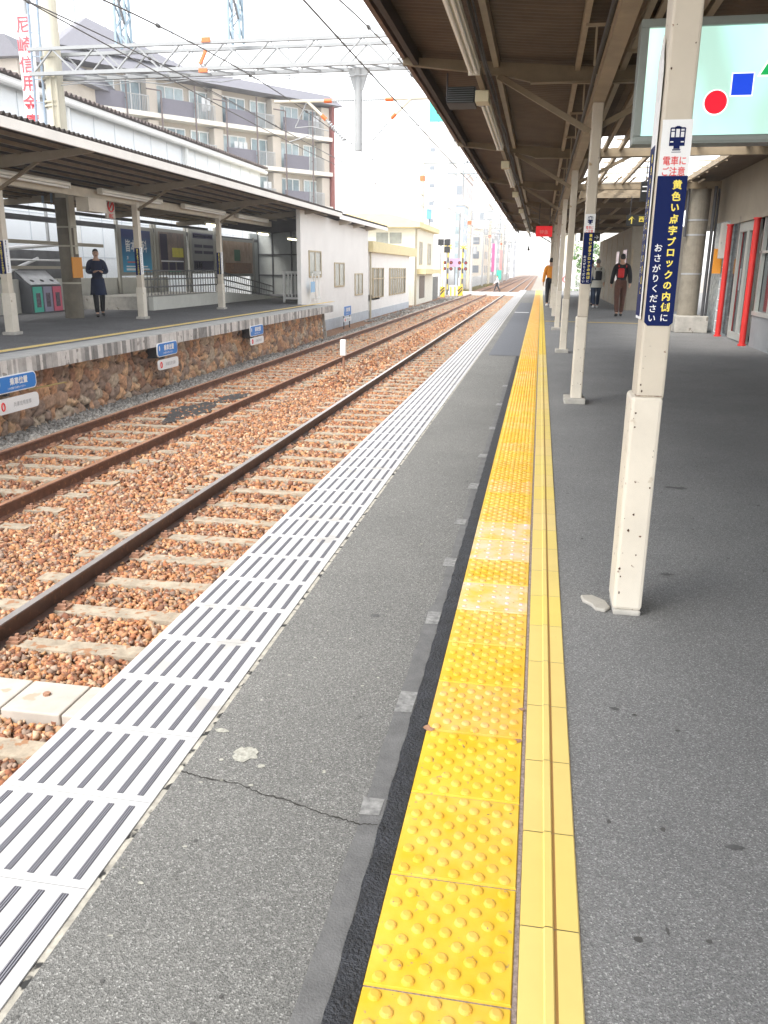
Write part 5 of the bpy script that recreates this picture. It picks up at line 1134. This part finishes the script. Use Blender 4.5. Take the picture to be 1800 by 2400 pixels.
# signals
def rail_signal(x, y, z, label, n=1):
    t = thing('rail_signal', label, 'signal', (x, y, -1.2), 'black backed railway signals by the crossing')
    b = MB(); b.tube([(x, y + .1, -1.2), (x, y + .1, z)], .06, 8); b.build('signal_post', GREY, t)
    for k in range(n): b = MB(); b.box(x - .27, x + .27, y - .03, y + .03, z - .55 - k*.62, z - k*.62); b.build('signal_head', BLACK, t, bevel=.04)
rail_signal(-9.02, 78, 3.9, 'single square black signal left of the stacked pair'); rail_signal(-8.45, 78, 3.9, 'stacked pair of square black signals on one post', 2)
YC = mat('crossing_yellow', (.85, .60, .03), .5)
def crossing_signal(x, y, label):
    t = thing('crossing_signal', label, 'crossing signal', (x, y, -1.2), 'level crossing warning signals')
    for k in range(9): b = MB(); b.tube([(x, y, -1.0 + k*.48), (x, y, -.52 + k*.48)], .06, 8); b.build('pole_band', YC if k % 2 else BLACK, t)
    b = MB(); b.bar((x - .3, y - .08, 3.45), (x + .3, y - .08, 3.15), .1, .02, 0, (0, 1, 0)); b.bar((x + .3, y - .1, 3.45), (x - .3, y - .1, 3.15), .1, .02, 0, (0, 1, 0)); b.build('cross_board', YC, t)
    b = MB()
    for z in (1.9, 1.35):
        for s in (-1, 1): b.tube([(x + s*.3, y - .1, z), (x + s*.3, y, z)], .16, 12)
    b.build('lamp_hood', BLACK, t)
    b = MB()
    for z in (1.9, 1.35):
        for s in (-1, 1): b.tube([(x + s*.3, y - .14, z), (x + s*.3, y - .101, z)], .09, 12)
    b.build('red_lens', mat('lens_red', (.35, .03, .03), .3), t)
crossing_signal(-8.6, 80.5, 'left striped crossing signal pole beside the fence'); crossing_signal(-7.4, 82.5, 'right striped crossing signal pole at the road')
def barrier(x, y, label):
    t = thing('crossing_barrier', label, 'barrier machine', (x, y, -1.2), 'yellow level crossing barrier machines')
    b = MB(); b.box(x - .22, x + .22, y - .3, y + .3, -1.2, -.25); b.build('machine_case', YC, t, bevel=.04)
    b = MB(); b.bar((x - .2, y - .305, -1.0), (x + .2, y - .305, -.55), .12, .01, 0, (0, 1, 0)); b.bar((x - .2, y - .305, -.7), (x + .2, y - .305, -.3), .1, .01, 0, (0, 1, 0)); b.build('black_stripe', BLACK, t)
    b = MB(); b.tube([(x, y, -.4), (x + .1, y, 3.6)], .04, 6); b.build('barrier_arm', mat('arm_yellow', (.8, .6, .1), .5), t)
barrier(-8.95, 79.5, 'left yellow barrier machine by the grey fence'); barrier(-7.55, 82.6, 'right yellow barrier machine by the striped pole')
t = thing('crossing_fence', 'white and yellow guard fence between the barrier machines', 'fence', (-8.2, 83, -1.2)); b = MB(); b.box(-8.7, -7.9, 83.2, 83.3, -1.2, -.2); b.build('guard_panel', WHITEP, t); b = MB(); b.box(-8.2, -8.1, 83.1, 83.19, -1.2, -.3); b.box(-8.6, -8.5, 83.1, 83.19, -1.2, -.3); b.build('guard_post', YC, t)
# shrubs at the far end (leaf clusters)
def shrub(cx, cy, z0, rx, ry, rz, n, label):
    th = rng.uniform(0, 2*PI, n); ph = np.arccos(rng.uniform(-1, 1, n)); r = rng.uniform(.55, 1, n) ** .5 * (1 + .25 * np.sin(3 * th) * np.sin(2 * ph))
    C_ = np.stack([cx + rx*r*np.sin(ph)*np.cos(th), cy + ry*r*np.sin(ph)*np.sin(th), z0 + rz + rz*r*np.cos(ph)], 1)
    a = rng.normal(size=(n, 3)); a /= np.linalg.norm(a, axis=1)[:, None]; b_ = np.cross(a, rng.normal(size=(n, 3))); b_ /= np.linalg.norm(b_, axis=1)[:, None]
    s = .10; Vv = np.stack([C_ - a*s, C_ + b_*s*.5, C_ + a*s, C_ - b_*s*.5], 1).reshape(-1, 3); ix = np.arange(n)*4
    tint = np.repeat(rng.uniform(.6, 1.5, (n, 1)) * np.ones(3), 4, 0)
    t = thing('shrub', label, 'shrub', (cx, cy, z0)); o_ = raw_mesh('foliage', Vv - np.array([cx, cy, z0]), np.stack([ix, ix+1, ix+2, ix+3], 1), mat('leaf_green', (.09, .20, .04), .7, attr=True), t, tint=tint)
    b = MB()
    for k in range(4): b.tube([(cx + .1*k - .15, cy, z0), (cx + .4*k - .6, cy + .1*k, z0 + rz)], [.05, .02], 6)
    b.build('stem', mat('bark', (.10, .07, .04), .9), t)
shrub(3.4, 62, -1.2, 1.6, 1.2, 2.2, 2600, 'green shrub seen between columns beyond the end fence'); 

# ================================================================== PEOPLE
def skinned(name, joints, edges, m, parent, sub=2, smooth=True):
    """joints: {key: (pos, radius)}; one continuous surface grown round the skeleton"""
    keys = list(joints); me = bpy.data.meshes.new(name); me.from_pydata([joints[k][0] for k in keys], [(keys.index(a), keys.index(b)) for a, b in edges], [])
    o_ = bpy.data.objects.new(name, me); COL.objects.link(o_)
    md = o_.modifiers.new('skin', 'SKIN'); md.use_smooth_shade = True
    sv_ = me.skin_vertices[0].data
    for i, k in enumerate(keys):
        r_ = joints[k][1]; sv_[i].radius = r_ if isinstance(r_, tuple) else (r_, r_)
    sv_[0].use_root = True
    o_.modifiers.new('sub', 'SUBSURF').levels = sub; o_.modifiers['sub'].render_levels = sub
    dg = bpy.context.evaluated_depsgraph_get(); m2 = bpy.data.meshes.new_from_object(o_.evaluated_get(dg)); m2.name = name
    bpy.data.objects.remove(o_); m2.materials.clear(); m2.materials.append(m)
    m2.polygons.foreach_set('use_smooth', [True] * len(m2.polygons))
    n_ = bpy.data.objects.new(name, m2); COL.objects.link(n_); n_.parent = parent; return n_
SKIN = mat('skin', (.55, .34, .24), .6)
def person(loc, head, label, coat, trouser, hairc, shoes, H=1.68, stride=.28, coat_len=.0, arms='swing', bag=None, extra=None, group=None):
    """local: facing +Y, feet at z=0. head: rotation about Z"""
    t = thing('person', label, 'person', loc, group); k = H / 1.7
    V3 = lambda *a: tuple(c * k for c in a)
    s = stride
    J = {'pel': (V3(0,0,.93), (.125*k,.10*k)), 'wai': (V3(0,.01,1.08), (.115*k,.09*k)), 'che': (V3(0,.015,1.27), (.145*k,.10*k)), 'nb': (V3(0,.0,1.42), .062*k), 'neck': (V3(0,.01,1.49), .05*k),
         'jaw': (V3(0,.03,1.545), (.058*k,.062*k)), 'mid': (V3(0,.015,1.61), (.074*k,.088*k)), 'top': (V3(0,.0,1.675), (.060*k,.068*k))}
    E = [('pel','wai'),('wai','che'),('che','nb'),('nb','neck'),('neck','jaw'),('jaw','mid'),('mid','top')]
    for sd_, nm in ((-1,'l'),(1,'r')):
        f = sd_ * s
        J[nm+'hip'] = (V3(sd_*.085,0,.88), .088*k); J[nm+'kn'] = (V3(sd_*.09, f*.5+.03, .49), .058*k)
        J[nm+'an'] = (V3(sd_*.09, f*1.0 - (.06 if f < 0 else 0), .09 if f >= 0 else .11), .040*k); J[nm+'toe'] = (V3(sd_*.10, f*1.0+.14 - (.05 if f < 0 else 0), .03), .033*k)
        E += [('pel',nm+'hip'),(nm+'hip',nm+'kn'),(nm+'kn',nm+'an'),(nm+'an',nm+'toe')]
        J[nm+'sh'] = (V3(sd_*.175,0,1.38), .056*k)
        if arms == 'swing': el, wr, fd = (sd_*.225, -f*.35, 1.12), (sd_*.235, -f*.9+.06, .90), (0, .05, -.06)
        elif arms == 'front': el, wr, fd = (sd_*.24, .02, 1.14), (sd_*.10, .24, 1.14), (-sd_*.04, .05, .02)
        else: el, wr, fd = (sd_*.22, .0, 1.10), (sd_*.24, .05, .86), (0, .02, -.08)
        J[nm+'el'] = (V3(*el), .042*k); J[nm+'wr'] = (V3(*wr), .027*k)
        pm = tuple(a + b for a, b in zip(wr, fd)); J[nm+'pa'] = (V3(*pm), .032*k)
        E += [('nb',nm+'sh'),(nm+'sh',nm+'el'),(nm+'el',nm+'wr'),(nm+'wr',nm+'pa')]
        d = Vector(fd).normalized()
        for q in range(4):
            off = (q - 1.5) * .018; a0 = Vector(pm) + d*.035 + Vector((0, off, 0)) * (1 if abs(d.y) < .8 else 0) + Vector((off, 0, 0)) * (1 if abs(d.y) >= .8 else 0)
            J[f'{nm}f{q}'] = (V3(*a0), .009*k); tip = a0 + d * (.045 - abs(q-1.3)*.006) + Vector((-sd_*.012, 0, 0)); J[f'{nm}g{q}'] = (V3(*tip), .008*k)
            E += [(nm+'pa', f'{nm}f{q}'), (f'{nm}f{q}', f'{nm}g{q}')]
        th = Vector(pm) + Vector((-sd_*.02, .03, .0)); J[nm+'th'] = (V3(*th), .010*k); J[nm+'t2'] = (V3(*(th + d*.03 + Vector((-sd_*.005, .01, 0)))), .009*k); E += [(nm+'pa', nm+'th'), (nm+'th', nm+'t2')]
    J['nose'] = (V3(0,.108,1.60), .013*k); E.append(('mid','nose'))
    for sd_ in (-1, 1): J['ear%d'%sd_] = (V3(sd_*.082,.0,1.605), .015*k); E.append(('mid','ear%d'%sd_))
    skinned('body', J, E, SKIN, t, 1)
    def sub(keys, grow, name, m, over=None, sb=2):
        jj = {q: (J[q][0], tuple(r+grow*k for r in J[q][1]) if isinstance(J[q][1], tuple) else J[q][1]+grow*k) for q in keys}
        if over: jj.update(over)
        return skinned(name, jj, [e_ for e_ in E if e_[0] in jj and e_[1] in jj], m, t, sb)
    sub(['wai','pel','lhip','rhip','lkn','rkn','lan','ran'], .020, 'trousers', trouser)
    sub(['che','wai','pel','nb','lsh','rsh','lel','rel','lwr','rwr'], .024, 'jacket', coat)
    if coat_len:
        b = MB(); z1 = .98*k; z0 = z1 - coat_len*k; n_ = 16; vs = []
        for (z, rx, ry) in ((z1, .165, .135), ((z1+z0)/2, .19, .165), (z0, .215, .19)):
            vs += [(rx*k*math.cos(2*PI*i/n_), ry*k*math.sin(2*PI*i/n_) + .01, z) for i in range(n_)]
        b.add(vs, [(l*n_+i, l*n_+(i+1)%n_, (l+1)*n_+(i+1)%n_, (l+1)*n_+i) for l in (0, 1) for i in range(n_)]); loc0 = parent_loc(t)
        b.v = [tuple(Vector(v) + loc0) for v in b.v]; b.build('coat_skirt', coat, t, smooth=True)
    for nm in 'lr':
        a, c_ = J[nm+'an'][0], J[nm+'toe'][0]
        skinned('shoe', {'a': ((a[0], a[1]-.05*k, max(a[2]-.05, .035)), .046*k), 'b': ((a[0], a[1]+.03*k, max(a[2]-.04, .04)), .050*k), 'c': ((c_[0], c_[1]+.02*k, .035), .044*k)}, [('a','b'),('b','c')], shoes, t, 1)
    skinned('hair', {'a': (V3(0,-.035,1.56), (.075*k,.055*k)), 'b': (V3(0,-.025,1.64), (.088*k,.080*k)), 'c': (V3(0,.0,1.682), (.070*k,.074*k)), 'd': (V3(0,.05,1.682), (.055*k,.03*k))}, [('a','b'),('b','c'),('c','d')], hairc, t, 2)
    loc0 = parent_loc(t); b = MB()
    for sd_ in (-1, 1): b.tube([Vector(V3(sd_*.03,.088,1.615)) + loc0, Vector(V3(sd_*.03,.099,1.615)) + loc0], .008, 6)
    b.tube([Vector(V3(-.022,.095,1.555)) + loc0, Vector(V3(.022,.095,1.555)) + loc0], .005, 5); b.build('face_features', mat('face_dark', (.12, .04, .03), .6), t)
    if bag:
        nm, m_, p_, dim = bag; b = MB(); x, y, z = [c*k for c in p_]; dx, dy, dz = [c*k for c in dim]
        b.box(x-dx, x+dx, y-dy, y+dy, z-dz, z+dz); b.v = [tuple(Vector(v) + loc0) for v in b.v]; b.build(nm, m_, t, bevel=.04*k)
        b = MB(); 
        for sd_ in (-1, 1): b.tube([Vector(V3(sd_*.1,-.12,1.36))+loc0, Vector(V3(sd_*.11,.0,1.46))+loc0, Vector(V3(sd_*.11,.13,1.34))+loc0, Vector(V3(sd_*.12,.10,1.1))+loc0], .016, 6)
        b.build('strap', m_, t)
    t.rotation_euler = (0, 0, head); return t
HB = mat('hair_black', (.015, .013, .012), .5); KB = mat('cloth_black', (.015, .015, .018), .9); KN = mat('cloth_navy', (.012, .02, .055), .9, var=.2, scale=8); KO = mat('cloth_orange', (.75, .28, .03), .85, var=.1, scale=9)
KBR = mat('cloth_brown', (.10, .045, .03), .9, var=.2, scale=8); SHO = mat('shoe_black', (.02, .02, .02), .5); SHW_ = mat('shoe_white', (.7, .7, .7), .6); KW = mat('cloth_pale', (.55, .54, .48), .9, var=.1, scale=6); KD = mat('denim_dark', (.02, .035, .07), .9, var=.2); KBL = mat('cloth_blue', (.04, .10, .35), .9, var=.1)
person((-11.49, 20.95, 0), math.radians(215), 'person in long navy coat walking on the far platform', KN, KB, HB, SHO, 1.70, .17, .42, 'front')
o = MB().box(-11.55, -11.52, 19.85, 20.3, 1.0, 1.5).build('orange_notice', mat('orange_notice')); o.parent = None; tag(o, 'orange notice plate on concrete pole behind person in navy coat', 'notice')
person((.39 - .04, 32.3, 0), math.radians(8), 'person in orange jacket standing between the column row and tiles', KO, KB, HB, SHW_, 1.70, .10, 0, 'side')
person((2.30, 25.75, 0), math.radians(2), 'person with red backpack and brown trousers walking away', KB, KBR, HB, SHO, 1.74, .20, 0, 'swing', ('backpack', mat('bag_red', (.55, .02, .02), .7), (-.04, -.17, 1.20), (.085, .06, .13)))
person((1.98, 31.5, 0), math.radians(4), 'person in pale long jacket with dark bag walking away', KW, KD, mat('hair_grey', (.2, .19, .18), .6), SHW_, 1.66, .16, .25, 'swing', ('backpack', KB, (.02, -.19, 1.15), (.11, .08, .16)))
person((1.86, 33.2, 0), math.radians(-4), 'person in blue jacket partly hidden behind the second column', KBL, KD, HB, SHO, 1.66, .2, 0, 'swing')
person((-4.5, 91.5, -1.0), math.radians(95), 'tiny person in white shirt walking over the level crossing', mat('shirt_white', (.75, .75, .75), .8), KB, HB, SHO, 1.7, .30, 0, 'swing')
SPLIT = {'hanger','end_cap','downpipe','ad_post','hanger_rod','parapet_post','parapet_panel','parapet_rail','balcony_slab','pole_band','lamp_hood','red_lens','window','guard_post','crossarm','portal_pole',
         'orange_marker','wall_batten','pipe','laundry','leg','steel_band','post_collar','skylight_bar','handrail','balcony_partition','back_beam','door_poster','stem','portal_beam','blue_border'}
_pc = {}
def pieces(me):
    if me.name in _pc: return _pc[me.name]
    n = len(me.vertices); par = list(range(n))
    def find(a):
        while par[a] != a: par[a] = par[par[a]]; a = par[a]
        return a
    for e in me.edges:
        a, b = find(e.vertices[0]), find(e.vertices[1])
        if a != b: par[a] = b
    gr = {}
    for p in me.polygons: gr.setdefault(find(p.vertices[0]), []).append(p)
    out = []
    if len(gr) > 1:
        for ps in gr.values():
            ix = {}; fs = []
            for p in ps: fs.append([ix.setdefault(v, len(ix)) for v in p.vertices])
            m2 = bpy.data.meshes.new(me.name); m2.from_pydata([me.vertices[v].co[:] for v in ix], [], fs)
            for m_ in me.materials: m2.materials.append(m_)
            out.append(m2)
    _pc[me.name] = out; return out
for ob in [o_ for o_ in bpy.data.objects if o_.type == 'MESH' and o_.parent and not o_.children and o_.name.split('.')[0] in SPLIT]:
    ps = pieces(ob.data)
    if 1 < len(ps) <= 60:
        ob.data = ps[0]
        for m2 in ps[1:]: c_ = ob.copy(); c_.data = m2; COL.objects.link(c_)
for ob in bpy.data.objects:
    if ob.type == 'MESH' and ob.parent is None and not ob.get('label') and not ob.get('kind'): print('UNTAGGED', ob.name)

# ================================================================== HAZE
b = MB(); b.box(-110, 110, -12, 520, -2.4, 32); hz = b.build('haze', None); hz.data.materials.clear()
hm = bpy.data.materials.new('haze_air'); hm.use_nodes = True; hm.node_tree.nodes.clear()
pv = hm.node_tree.nodes.new('ShaderNodeVolumePrincipled'); pv.inputs['Color'].default_value = (.95, .96, 1, 1); pv.inputs['Density'].default_value = .0010
ho = hm.node_tree.nodes.new('ShaderNodeOutputMaterial'); hm.node_tree.links.new(pv.outputs[0], ho.inputs['Volume']); hz.data.materials.append(hm); tag(hz, kind='stuff')
